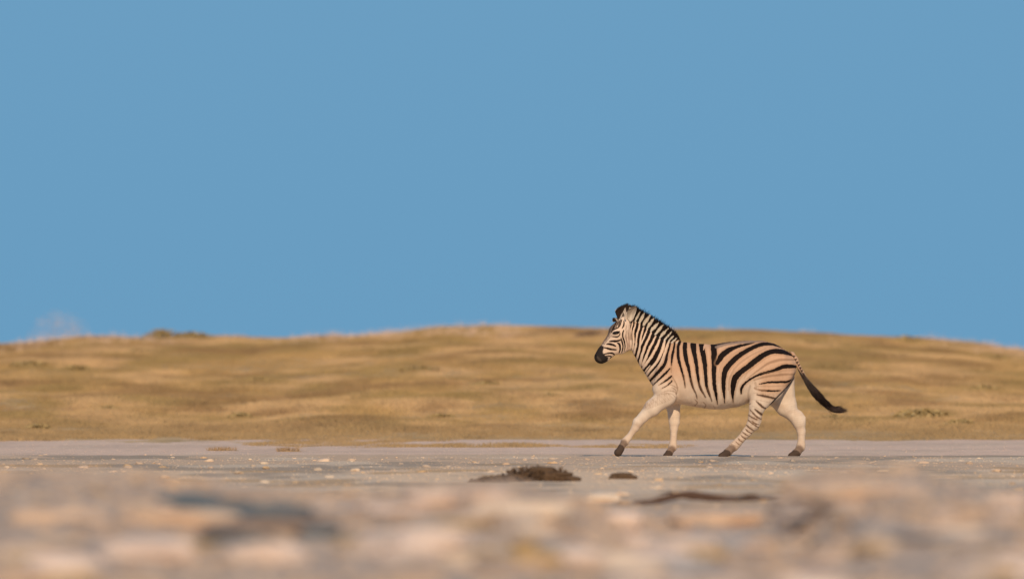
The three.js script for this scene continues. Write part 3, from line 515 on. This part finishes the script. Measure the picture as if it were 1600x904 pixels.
for (const p of [[[470, 160, 6], [560, 165, 10], [690, 180, 8]], [[450, 230, 4], [530, 240, 8], [640, 262, 6]], [[450, 300, 4], [500, 320, 8], [560, 350, 6]]]) soft('g', p, 0.4);
brushStroke('g', [[920, -20, 4], [890, 30, 9], [850, 80, 14], [770, 158, 16], [715, 214, 16], [662, 272, 14], [640, 288, 6]], [0.03, 0.027, 0.028], { soft: 2.5, rough: 0.4, alpha: 0.95 });  // dark gap line painted between near thigh and far leg
// shade painted along belly edge and flank fold; brown belly stripe ends
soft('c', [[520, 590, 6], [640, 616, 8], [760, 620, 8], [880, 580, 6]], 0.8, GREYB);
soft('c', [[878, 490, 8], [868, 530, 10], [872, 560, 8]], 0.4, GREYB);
soft('c', [[600, 560, 3], [612, 575, 5], [600, 590, 4]], 0.8, BROWN); soft('c', [[640, 572, 3], [655, 588, 5], [648, 602, 4]], 0.8, BROWN); soft('c', [[692, 590, 3], [700, 602, 4]], 0.7, BROWN);

// neck: dark ground, pale stripes over it
DW = 1;
fillPoly('s', [[20, 250], [-20, 200], [-10, -40], [140, 10], [330, 90], [560, 230], [740, 380], [790, 560], [720, 545], [640, 592], [575, 600], [555, 670], [530, 745], [494, 822], [440, 900], [368, 985], [300, 1062], [256, 1060], [205, 1000], [165, 930], [120, 860], [80, 790], [40, 730], [45, 700], [62, 640], [40, 540], [28, 420], [18, 330]], BLACK, 3);
const NK = [[0.66, 0.43, 0.29], 'neck'][0];
const neckLights = [
  [[45, 290, 14], [38, 350, 16], [25, 420, 14], [22, 470, 8]],
  [[78, 285, 20], [66, 350, 24], [52, 420, 24], [50, 510, 24], [58, 590, 20], [52, 660, 18]],
  [[122, 290, 22], [112, 350, 26], [90, 410, 30], [86, 480, 32], [90, 560, 32], [84, 640, 32], [62, 715, 30]],
  [[174, 320, 22], [168, 380, 26], [146, 440, 28], [132, 520, 30], [126, 600, 32], [108, 690, 34], [82, 775, 34]],
  [[232, 370, 20], [210, 440, 26], [192, 520, 28], [180, 620, 32], [162, 720, 34], [128, 832, 36]],
  [[284, 395, 20], [250, 480, 24], [222, 545, 22], [196, 605, 14]],
  [[338, 438, 24], [305, 522, 32], [262, 615, 38], [224, 720, 42], [190, 840, 46], [182, 930, 44]],
  [[402, 492, 26], [366, 570, 36], [322, 650, 40], [284, 740, 42], [246, 830, 44], [216, 900, 36]],
  [[460, 535, 28], [424, 625, 40], [382, 706, 44], [334, 790, 44], [270, 880, 44], [222, 945, 40]],
  [[322, 905, 10], [288, 948, 22], [248, 1000, 18]],
  [[528, 560, 34], [510, 640, 46], [480, 725, 48], [434, 820, 46], [390, 885, 42], [322, 962, 44], [268, 1040, 46]],
  [[584, 588, 44], [560, 662, 54], [534, 742, 56], [500, 822, 52], [462, 900, 50], [398, 984, 54], [330, 1064, 58], [288, 1120, 60]],
];
for (const l of neckLights) { light('s', l.map(([u, v, w]) => [u, v, w * 0.86]), [0.62, 0.41, 0.275], { soft: 2.2 }); brushStroke('s', l.map(([u, v, w]) => [u - w * 0.08, v, w * 0.45]), [0.72, 0.55, 0.41], { soft: 4, alpha: 0.6, rough: 0.3 }); const m = l.slice(-3); soft('s', m.map(([u, v, w]) => [u, v, w * 0.7]), 0.5, WHITEC); }
dark('s', [[608, 596, 24], [588, 665, 28], [565, 750, 34], [545, 830, 42], [525, 885, 46], [472, 962, 46], [392, 1045, 40], [300, 1148, 24]]);
dark('s', [[674, 585, 26], [655, 680, 32], [634, 780, 32], [625, 850, 26], [622, 900, 10]]); soft('k', [[622, 250, 22], [620, 310, 26], [622, 370, 22]], 0.5, BROWN);
dark('k', [[598, 318, 20], [560, 360, 30], [500, 418, 30], [440, 474, 22], [380, 532, 14], [335, 580, 6]]);
dark('k', [[618, 425, 24], [575, 462, 26], [510, 508, 18], [445, 548, 6]]);
dark('k', [[630, 488, 18], [600, 520, 16], [550, 562, 11], [482, 598, 4]]);
for (const p of [[[470, 660, 5], [560, 630, 10], [660, 640, 10], [690, 670, 6]], [[420, 690, 4], [520, 668, 7], [620, 672, 9], [680, 720, 5]], [[600, 540, 10], [650, 560, 14], [700, 590, 10]], [[630, 580, 8], [680, 620, 12], [690, 680, 8]], [[640, 440, 10], [680, 510, 16], [710, 590, 16], [700, 660, 10]]]) soft('k', p, 0.62, BROWN);  // faint brown forearm stripes, and shade painted into the shoulder and elbow crease
for (let i = 0; i < 24; i++) { const t = i / 23, u = mix(600, 230, t), v = mix(705, 885, t), w = mix(92, 46, t); soft('k', [[u - w * 0.75, v - w * 0.75, 5], [u - w * 0.1, v - w * 0.25, 8], [u + w * 0.55, v + w * 0.42, 4]], 0.55 + 0.2 * (i % 3 === 0), [0.30, 0.18, 0.11]); }
for (let i = 0; i < 16; i++) { const t = i / 15, u = mix(520, 330, t), v = mix(190, 330, t), w = mix(60, 30, t); soft('f', [[u - w * 0.9, v - w, 3], [u - w * 0.2, v - w * 0.3, 5], [u + w * 0.5, v + w * 0.2, 3]], 0.5, [0.30, 0.18, 0.11]); }

// mane patches and crest
for (const p of [[[112, 285, 16], [140, 225, 26], [182, 150, 12]], [[172, 295, 26], [205, 235, 44], [244, 165, 12]], [[226, 340, 22], [270, 270, 46], [326, 195, 12]], [[282, 382, 22], [325, 312, 44], [380, 238, 12]], [[336, 420, 24], [384, 362, 42], [442, 304, 12]], [[400, 466, 24], [450, 400, 38], [508, 332, 12]], [[460, 512, 22], [515, 446, 36], [578, 382, 10]], [[526, 546, 18], [580, 484, 24], [630, 428, 8]], [[584, 568, 16], [618, 526, 24], [652, 490, 8]], [[632, 584, 18], [664, 550, 24], [702, 515, 8]], [[692, 588, 16], [712, 572, 18], [728, 556, 8]]])
  light('s', p, [0.60, 0.50, 0.39], { soft: 3.2, rough: 1.3 });

// head
const HEADC = [0.70, 0.52, 0.385];
fillPoly('h', [[470, 225], [400, 275], [330, 345], [265, 425], [215, 510], [170, 600], [150, 660], [240, 800], [300, 820], [420, 765], [540, 705], [595, 690], [600, 560], [585, 400], [570, 280]], HEADC, 6);
soft('h', [[400, 290, 80], [305, 395, 70], [225, 520, 54], [175, 610, 36]], 0.85, [0.20, 0.135, 0.10]);
soft('h', [[375, 300, 50], [340, 350, 50], [270, 440, 40], [205, 545, 28]], 0.75, [0.10, 0.065, 0.05]);  // brown brow and nose bridge, deepened with painted shade on their shadow side
for (const p of [[[330, 420, 8], [262, 520, 10], [200, 600, 6]], [[300, 428, 7], [240, 520, 8], [180, 600, 5]], [[326, 470, 7], [268, 540, 10], [215, 610, 6]]]) soft('h', p, 0.8, [0.1, 0.06, 0.045]);
for (const p of [
  [[288, 568, 8], [330, 562, 20], [390, 562, 22], [446, 546, 14]], [[246, 606, 8], [280, 602, 18], [330, 610, 22], [378, 630, 14]], [[218, 654, 10], [262, 662, 18], [310, 676, 20], [384, 684, 12]], [[214, 748, 12], [260, 736, 14], [310, 730, 16], [350, 740, 15], [362, 758, 8]],
  [[402, 588, 10], [430, 602, 20], [442, 640, 20], [440, 690, 16], [428, 725, 8]], [[456, 520, 8], [468, 570, 15], [482, 630, 15], [476, 690, 13], [462, 725, 6]], [[492, 410, 10], [478, 455, 16], [482, 510, 14], [502, 570, 14], [512, 640, 12], [498, 705, 6]],
  [[322, 496, 6], [352, 498, 12], [395, 502, 13], [428, 486, 12], [440, 452, 8]], [[346, 404, 10], [372, 388, 12], [404, 376, 13], [434, 344, 13], [452, 300, 12], [464, 262, 10]],
  [[352, 402, 12], [356, 372, 14], [372, 330, 12], [392, 290, 10]], [[322, 440, 8], [336, 396, 12], [352, 350, 10]], [[384, 372, 8], [396, 336, 10], [414, 292, 10]], [[420, 352, 8], [430, 310, 10], [444, 262, 10], [452, 222, 8]], [[470, 380, 8], [488, 350, 14], [498, 312, 12], [496, 276, 8]],
  [[240, 768, 8], [285, 770, 12], [318, 780, 10], [312, 805, 6]], [[300, 800, 6], [330, 790, 8], [352, 772, 5]]]) { brushStroke('h', p.map(([u, v, w]) => [u, v, w * 1.4 + 6]), SOFT, { soft: 4, alpha: 0.35, rough: 0.3 }); brushStroke('h', p.map(([u, v, w]) => [u, v, w * 1.38]), BLACK, { soft: 1.8, rough: 0.6 }); }
for (const p of [[[530, 420, 10], [524, 500, 16], [540, 580, 18], [548, 660, 14]], [[560, 330, 12], [556, 420, 14], [566, 520, 16], [570, 640, 14]], [[548, 300, 10], [534, 350, 14], [524, 400, 10]], [[585, 330, 10], [580, 420, 12], [592, 540, 12]]]) soft('h', p, 0.85, [0.14, 0.08, 0.055]);
soft('h', [[560, 520, 60], [560, 640, 70], [540, 690, 40]], 0.35, [0.42, 0.27, 0.19]);  // brownish shade painted over the rear cheek and jaw
brushStroke('h', [[340, 456, 18], [360, 448, 40], [388, 444, 48], [414, 438, 40], [432, 426, 16]], BLACK, { soft: 3, rough: 0.5 });
fillPoly('h', [[140, 610], [205, 632], [214, 660], [200, 700], [206, 738], [236, 766], [282, 786], [262, 850], [230, 920], [100, 930], [30, 800], [60, 690]], [0.026, 0.020, 0.017], 5);
soft('h', [[120, 780, 20], [140, 810, 34], [170, 840, 20]], 0.5, [0.11, 0.085, 0.065]);  // muzzle highlight painted into the coat colour
brushStroke('h', [[84, 772, 10], [102, 766, 16], [112, 780, 8]], [0.008, 0.006, 0.005], { soft: 3 });
soft('h', [[110, 860, 6], [180, 850, 8], [250, 812, 6]], 0.7, [0.008, 0.006, 0.005]);
// crown between the ears
fillPoly('h', [[385, 290], [330, 280], [330, 200], [380, 120], [440, 30], [520, 10], [620, 10], [600, 150], [560, 270], [480, 215]], [0.028, 0.016, 0.012], 5);
for (const p of [[[436, 262, 10], [462, 205, 16], [498, 130, 10], [512, 90, 4]], [[500, 212, 14], [512, 150, 24], [512, 92, 8]], [[556, 200, 26], [572, 140, 34], [576, 84, 12]], [[400, 268, 16], [388, 250, 16], [372, 238, 8]]]) light('h', p, [0.58, 0.48, 0.39], { soft: 4, rough: 1.3, alpha: 0.9 });
light('h', [[500, 240, 40], [530, 270, 40], [548, 330, 34], [545, 390, 22]], [0.68, 0.52, 0.40], { soft: 6, alpha: 0.85 });

// hooves, pasterns, dock
for (const [f, pts, far] of [['c', [[240, 780, 40], [226, 800, 46], [206, 830, 60]], 0], ['c', [[785, 806, 40], [762, 826, 46], [735, 846, 56]], 0], ['c', [[484, 812, 40], [470, 832, 50], [455, 852, 60]], 1], ['c', [[1128, 812, 44], [1112, 832, 54], [1090, 852, 60]], 1]]) { brushStroke(f, pts, [0.17, 0.11, 0.08], { soft: 12, alpha: 0.85, far: !!far }); brushStroke(f, pts.slice(1).map(([u, v, w]) => [u - 4, v + 8, w * 0.95]), [0.075, 0.05, 0.037], { soft: 5, far: !!far }); }
for (let i = 0; i < 20; i++) { const t = i / 19, u = mix(905, 800, Math.pow(t, 1.3)), v = mix(640, 790, t), w = mix(36, 18, t); soft('c', [[u - w, v - w * 0.5, 2], [u, v, 3.4], [u + w, v + w * 0.35, 2]], 0.5, [0.28, 0.165, 0.10]); }
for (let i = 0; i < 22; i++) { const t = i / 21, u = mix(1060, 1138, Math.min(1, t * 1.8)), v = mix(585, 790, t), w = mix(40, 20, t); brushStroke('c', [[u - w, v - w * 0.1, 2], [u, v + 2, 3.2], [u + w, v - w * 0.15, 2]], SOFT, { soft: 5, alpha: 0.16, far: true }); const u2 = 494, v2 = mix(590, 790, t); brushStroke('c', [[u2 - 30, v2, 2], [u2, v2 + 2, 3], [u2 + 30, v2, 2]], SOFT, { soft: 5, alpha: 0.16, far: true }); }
brushStroke('t', [[425, 185, 26], [470, 260, 28], [520, 360, 26], [600, 520, 30], [700, 700, 40]], [0.05, 0.03, 0.022], { soft: 4 });
for (let i = 0; i < 6; i++) { const t = i / 5, u = mix(436, 520, t), v = mix(198, 352, t); light('t', [[u, v, 17 - i], [u + 10, v - 8, 20 - i]], TANC, { soft: 4 }); }
// ear colours, with cup shade and a bright rim painted in, live in an empty corner of the map: x 1180 to 1220, y 470 to 500
{
  for (let j = 0; j < 160; j++) for (let i = 0; i < 420; i++) { const X = Math.floor((1180 - TX0) * TS) + i, Y = Math.floor((468 - TY0) * TS) + j, o = Y * TW + X, u = i / 420, v = j / 160;
    const inner = u < 0.48, n = 0.85 + 0.3 * fbm(i * 0.04, j * 0.12, 3); let c;
    if (inner) { const e = Math.abs(u / 0.48 - 0.5) * 2; c = mix3([0.40, 0.335, 0.27], [0.86, 0.76, 0.64], sstep(0.6, 0.95, e)); c = mix3(c, [0.62, 0.53, 0.43], 1 - sstep(0.1, 0.45, v)); c = mix3(c, [0.26, 0.205, 0.16], 0.75 * sstep(0.25, 0.7, fbm(i * 0.03 + 40, j * 0.015, 3)) * (1 - e)); }
    else { c = mix3([0.68, 0.53, 0.40], BLACK, sstep(0.78, 0.82, v)); c = mix3(c, BLACK, sstep(0.42, 0.46, v) * (1 - sstep(0.62, 0.66, v))); c = mix3(c, WHITEC, sstep(0.95, 0.97, v)); }
    for (let k = 0; k < 3; k++) paint[k][o] = c[k] * n; }
}
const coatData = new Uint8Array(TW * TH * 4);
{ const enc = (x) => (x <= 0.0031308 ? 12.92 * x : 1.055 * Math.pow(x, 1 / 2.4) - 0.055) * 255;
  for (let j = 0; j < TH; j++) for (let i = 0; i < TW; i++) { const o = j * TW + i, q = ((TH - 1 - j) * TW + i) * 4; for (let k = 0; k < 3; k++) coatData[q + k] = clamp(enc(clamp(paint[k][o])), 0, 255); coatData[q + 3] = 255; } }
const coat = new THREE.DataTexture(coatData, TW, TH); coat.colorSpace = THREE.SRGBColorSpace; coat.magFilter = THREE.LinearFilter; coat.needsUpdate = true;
const uvMain = (x, y) => [((x * PXM + ZX) - TX0) * TS / TW, 1 - ((ZY - y * PXM) - TY0) * TS / TH];
const uvFar = (x, y) => [((x * PXM + ZX) - TX0) * TS / TW, 1 - (((ZY - y * PXM) - FARY0) * TS + FARROW) / TH];

const zebra = new THREE.Group(); zebra.name = numbered('zebra'); zebra.position.set((ZX - 800) / PXM, groundH((ZX - 800) / PXM, D), 0); scene.add(zebra);
tag(zebra, 'plains zebra trotting across the pale pan with its tail streaming behind', 'zebra');
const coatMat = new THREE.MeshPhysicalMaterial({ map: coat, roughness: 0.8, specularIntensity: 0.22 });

// ears: open cups
function earGeo(side) {
  const base = P2('h', 545, 262), tip = side > 0 ? P2('h', 664, 72) : P2('h', 585, 50), NL = 22, NA = 18;
  const B = new THREE.Vector3(base[0], base[1], 0.062 * side), T = new THREE.Vector3(tip[0], tip[1], 0.115 * side);
  const up = T.clone().sub(B), L = up.length(); up.normalize();
  const face = new THREE.Vector3(side > 0 ? 0.45 : -0.5, 0.12, side * 0.9); face.addScaledVector(up, -face.dot(up)).normalize(); const acr = new THREE.Vector3().crossVectors(up, face).normalize();
  const p = [], uv = [], idx = [];
  for (const layer of [0, 1]) for (let i = 0; i <= NL; i++) {
    const t = i / NL, w = 0.052 * Math.pow(Math.sin(Math.PI * Math.min(1, 0.16 + 0.84 * t)), 0.62) * (t > 0.98 ? 0.5 : 1) + 0.002, half = mix(2.5, 1.15, sstep(0, 0.55, t)), th = layer ? 0.007 * (1 - 0.6 * t) : 0, back = 0.018 * Math.sin(Math.PI * t);
    for (let j = 0; j <= NA; j++) {
      const a = mix(-half, half, j / NA), r = w + th, edge = layer && (j === 0 || j === NA) ? 0 : 1, rad = w + th * edge, xx = Math.sin(a) * rad / Math.sin(Math.min(1.4, half)) * 0.95, zz = -Math.cos(a) * rad * 0.75 + w * 0.35;
      const q = B.clone().addScaledVector(up, t * L - (layer ? 0 : 0)).addScaledVector(acr, xx).addScaledVector(face, zz - back);
      p.push(q.x, q.y, q.z);
      const U = layer ? 0.54 + 0.42 * j / NA : 0.03 + 0.42 * j / NA, X = Math.floor((1180 - TX0) * TS) + U * 420, Y = Math.floor((468 - TY0) * TS) + clamp(t, 0.02, 0.98) * 160;
      uv.push(X / TW, 1 - Y / TH);
    }
  }
  const S = NA + 1, N = (NL + 1) * S;
  for (let i = 0; i < NL; i++) for (let j = 0; j < NA; j++) { const k = i * S + j; idx.push(k, k + 1, k + S, k + 1, k + S + 1, k + S); const m = k + N; idx.push(m, m + S, m + 1, m + 1, m + S, m + S + 1); }
  const g = new THREE.BufferGeometry(); g.setAttribute('position', new THREE.Float32BufferAttribute(p, 3)); g.setAttribute('uv', new THREE.Float32BufferAttribute(uv, 2)); g.setIndex(idx); g.computeVertexNormals(); return g.toNonIndexed();
}
{ // body
  const { pos, idx } = surfaceNets([-1.62, -0.012, -0.33], [0.94, 1.70, 0.33], 0.0062);
  const nV = pos.length / 3, nor = new Float32Array(nV * 3), e = 0.003, far = new Uint8Array(nV);
  for (let i = 0; i < nV; i++) { const x = pos[i * 3], y = pos[i * 3 + 1], z = pos[i * 3 + 2]; const a = sdf(x + e, y, z) - sdf(x - e, y, z), b = sdf(x, y + e, z) - sdf(x, y - e, z), c = sdf(x, y, z + e) - sdf(x, y, z - e), l = Math.hypot(a, b, c) || 1; nor[i * 3] = a / l; nor[i * 3 + 1] = b / l; nor[i * 3 + 2] = c / l; far[i] = z < -0.012 && y < 1.05 && dFar(x, y, z) < 0.012 && y < (x < -0.4 ? 0.62 : 0.78) ? 1 : 0; }
  const n = idx.length, p = new Float32Array(n * 3), nn = new Float32Array(n * 3), uv = new Float32Array(n * 2);
  for (let t = 0; t < n; t += 3) { const f = far[idx[t]] + far[idx[t + 1]] + far[idx[t + 2]] === 3; for (let k = 0; k < 3; k++) { const v = idx[t + k], o = t + k; for (let q = 0; q < 3; q++) { p[o * 3 + q] = pos[v * 3 + q]; nn[o * 3 + q] = nor[v * 3 + q]; } const w = (f ? uvFar : uvMain)(pos[v * 3], pos[v * 3 + 1]); uv[o * 2] = w[0]; uv[o * 2 + 1] = w[1]; } }
  const g = new THREE.BufferGeometry(); g.setAttribute('position', new THREE.BufferAttribute(p, 3)); g.setAttribute('normal', new THREE.BufferAttribute(nn, 3)); g.setAttribute('uv', new THREE.BufferAttribute(uv, 2));
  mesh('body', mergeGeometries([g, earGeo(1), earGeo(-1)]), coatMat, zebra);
  console.log('body triangles', n / 3);
}
// eyes
for (const s of [1, -1]) {
  let z = 0.2; while (z > 0 && sdf(eyeC[0], eyeC[1], z * s) > 0) z -= 0.001;
  const eye = mesh('eye', new THREE.SphereGeometry(0.021, 24, 16), new THREE.MeshPhysicalMaterial({ color: rgb([0.012, 0.008, 0.006]), roughness: 0.35, specularIntensity: 0.4 }), zebra); eye.position.set(eyeC[0], eyeC[1], s * (z - 0.012)); eye.scale.set(1.15, 0.85, 1);
}
// hair: thin tapering blades
function hair(list, withUv = true) {
  const p = [], nn = [], uv = [], idx = [];
  for (const { root, dir, len, w, bend, side } of list) {
    const d = dir.clone().normalize(), tn = side.clone().addScaledVector(d, -side.dot(d)).normalize(), nm = new THREE.Vector3().crossVectors(d, tn).normalize(); const flip = nm.z < 0; if (flip) nm.negate();
    const k = p.length / 3, S = 4;
    for (let i = 0; i <= S; i++) { const t = i / S, c = root.clone().addScaledVector(d, len * t).addScaledVector(bend, len * t * t), ww = w * 0.5 * (i === S ? 0.12 : 1 - 0.55 * t); for (const q of [-1, 1]) { const v = c.clone().addScaledVector(tn, q * ww); p.push(v.x, v.y, v.z); const m = nm.clone().addScaledVector(tn, q * 0.5).normalize(); nn.push(m.x, m.y, m.z); const u = uvMain(c.x, c.y); uv.push(u[0], u[1]); } }
    for (let i = 0; i < S; i++) { const a = k + i * 2; if (flip) idx.push(a, a + 1, a + 2, a + 1, a + 3, a + 2); else idx.push(a, a + 2, a + 1, a + 1, a + 2, a + 3); }
  }
  const g = new THREE.BufferGeometry(); g.setAttribute('position', new THREE.Float32BufferAttribute(p, 3)); g.setAttribute('normal', new THREE.Float32BufferAttribute(nn, 3)); g.setAttribute('uv', new THREE.Float32BufferAttribute(uv, 2)); g.setIndex(idx); return g;
}
const maneMat = new THREE.MeshPhysicalMaterial({ map: coat, roughness: 0.85, specularIntensity: 0.2, side: THREE.DoubleSide });
{
  // root line along the crest, tip line along the mane's edge (photo pixels)
  const rootL = [[975, 497], [985, 499], [997, 504], [1010, 513], [1023, 522], [1037, 529], [1050, 533.5], [1060, 536], [1066, 538]], tipL = [[981, 473.5], [993, 475.5], [1005, 482.5], [1018, 490], [1030, 497], [1042, 505.5], [1053, 514], [1060, 523], [1064, 533]];
  const L = [], N = 7000;
  const pt = (A, t) => { const f = t * (A.length - 1), i = Math.min(A.length - 2, Math.floor(f)), g = f - i; return [(mix(A[i][0], A[i + 1][0], g) - ZX) / PXM, (ZY - mix(A[i][1], A[i + 1][1], g)) / PXM]; };
  for (let i = 0; i < N; i++) {
    const t = rnd(), a = pt(rootL, t), b = pt(tipL, clamp(t + rr(-0.03, 0.03))), z = rr(-1, 1) * 0.026, dir = new THREE.Vector3(b[0] - a[0], b[1] - a[1], -z * 0.55 + rr(-0.012, 0.012)), l = dir.length();
    const sh = rr(-0.06, 0.0); L.push({ root: new THREE.Vector3(a[0], a[1], z).addScaledVector(dir, sh - 0.05), dir, len: l * rr(0.82, 1.1) * (rnd() < 0.06 ? 1.16 : 1) * (1 - Math.abs(z) * 6), w: rr(0.004, 0.008), bend: new THREE.Vector3(rr(0, 0.06), rr(-0.04, 0.02), rr(-0.05, 0.05)), side: new THREE.Vector3(0.75, 0.6, rr(-0.5, 0.5)) });
  }
  mesh('mane', hair(L), maneMat, zebra);
  const F = [];
  for (let i = 0; i < 1500; i++) { // topknot between the ears, leaning forward over the brow
    const t = rnd(), a = [mix(966, 978, t), mix(500, 497, t)], b = [mix(962.5, 983, t), mix(486, 473, Math.pow(t, 0.5))], z = rr(-1, 1) * 0.03;
    const A = new THREE.Vector3((a[0] - ZX) / PXM, (ZY - a[1]) / PXM, z), dir = new THREE.Vector3((b[0] - a[0]) / PXM, (b[1] - a[1]) / -PXM, -z * 0.5), l = dir.length();
    F.push({ root: A, dir, len: l * rr(0.8, 1.08), w: rr(0.004, 0.008), bend: new THREE.Vector3(rr(-0.12, 0), rr(-0.1, 0), rr(-0.06, 0.06)), side: new THREE.Vector3(0.8, 0.3, rr(-0.5, 0.5)) });
  }
  for (let i = 0; i < 260; i++) { const A = new THREE.Vector3((rr(962.5, 966) - ZX) / PXM, (ZY - rr(497, 501)) / PXM, rr(-0.02, 0.02)); F.push({ root: A, dir: new THREE.Vector3(-0.8, rr(-0.05, 0.7), rr(-0.2, 0.2)), len: rr(0.025, 0.05), w: 0.006, bend: new THREE.Vector3(-0.1, -0.35, 0), side: new THREE.Vector3(0.3, 0.8, rr(-0.5, 0.5)) }); }
  mesh('forelock', hair(F), maneMat, zebra);
}
{ // tail switch
  const cl = [[1230, 590], [1236, 599], [1244, 610], [1252, 618], [1262, 626], [1274, 634], [1288, 640], [1306, 643]].map(([a, b]) => new THREE.Vector3((a - ZX) / PXM, (ZY - b) / PXM, 0));
  const spine = new THREE.CatmullRomCurve3([[1243.5, 568], [1252, 582], [1262, 597], [1275, 614], [1289, 629], [1304, 640], [1319, 642]].map(([a, b]) => new THREE.Vector3((a - ZX) / PXM, (ZY - b) / PXM, 0)));
  const L = [], tp = new THREE.Vector3(), tg = new THREE.Vector3();
  const width = [[0, 0.006], [0.2, 0.018], [0.35, 0.036], [0.5, 0.05], [0.65, 0.046], [0.8, 0.036], [1, 0.016]];
  for (let i = 0; i < 5200; i++) {
    const t = Math.pow(rnd(), 0.8) * 0.9, a = rr(0, 6.283), r = Math.sqrt(rnd()); spine.getPointAt(t, tp); spine.getTangentAt(t, tg); const n = new THREE.Vector3(-tg.y, tg.x, 0), w = lerpTable(width, t) * 0.95, w2 = lerpTable(width, Math.min(1, t + 0.14));
    const off = n.clone().multiplyScalar(Math.cos(a) * w * r).add(new THREE.Vector3(0, 0, Math.sin(a) * w * r * 0.8)); const root = tp.clone().add(off); const dir = spine.getPointAt(Math.min(1, t + 0.14)).add(off.clone().multiplyScalar(w2 / (w + 1e-4))).sub(root); if (t > 0.82) { spine.getTangentAt(1, dir); dir.x += 0.2; dir.y += rr(-0.02, 0.5) * r; }
    L.push({ root, dir, len: rr(0.05, 0.12) * (t > 0.8 ? 0.8 : 1), w: rr(0.003, 0.006), bend: new THREE.Vector3(rr(0, 0.1), rr(-0.06, 0.12), rr(-0.1, 0.1)), side: new THREE.Vector3(-0.6, 0.5, rr(-0.6, 0.6)) });
  }
  for (let i = 0; i < 420; i++) { const t = i < 200 ? 1 - 0.14 * rnd() : rr(0.3, 0.9); spine.getPointAt(t, tp); spine.getTangentAt(t, tg); const n = new THREE.Vector3(-tg.y, tg.x, 0), sgn = rr(-1, 1), w = lerpTable(width, t); L.push({ root: tp.clone().addScaledVector(n, sgn * w * 0.8).add(new THREE.Vector3(0, 0, rr(-0.5, 0.5) * w)), dir: tg.clone().addScaledVector(n, t > 0.85 ? rr(-0.25, 0.9) : sgn * 0.35), len: t > 0.85 ? rr(0.025, 0.06) : rr(0.05, 0.12), w: rr(0.0025, 0.0045), bend: new THREE.Vector3(rr(0, 0.1), rr(-0.1, 0.25), rr(-0.1, 0.1)), side: new THREE.Vector3(-0.6, 0.5, rr(-0.6, 0.6)) }); }
  const g = hair(L), m = mesh('tail_tuft', g, new THREE.MeshStandardMaterial({ vertexColors: true, roughness: 0.75, side: THREE.DoubleSide }), zebra);
  const p = g.attributes.position, c = new Float32Array(p.count * 3); for (let i = 0; i < p.count; i++) { const X = p.getX(i) * PXM + ZX, Y = ZY - p.getY(i) * PXM, t = clamp((X - 1250) / 60), up = sstep(-3, 6, (X - 1243) * 0.78 - (Y - 568) * 0.62 - 0), k = sstep(0.1, 0.55, t); const q = mix3(mix3([0.05, 0.03, 0.022], [0.30, 0.22, 0.17], up), [0.035, 0.016, 0.010], k); const v = 0.75 + 0.5 * vn(X * 2.2, Y * 2.2); c.set([q[0] * v, q[1] * v, q[2] * v], i * 3); }
  g.setAttribute('color', new THREE.BufferAttribute(c, 3));
}

renderer.render(scene, camera);
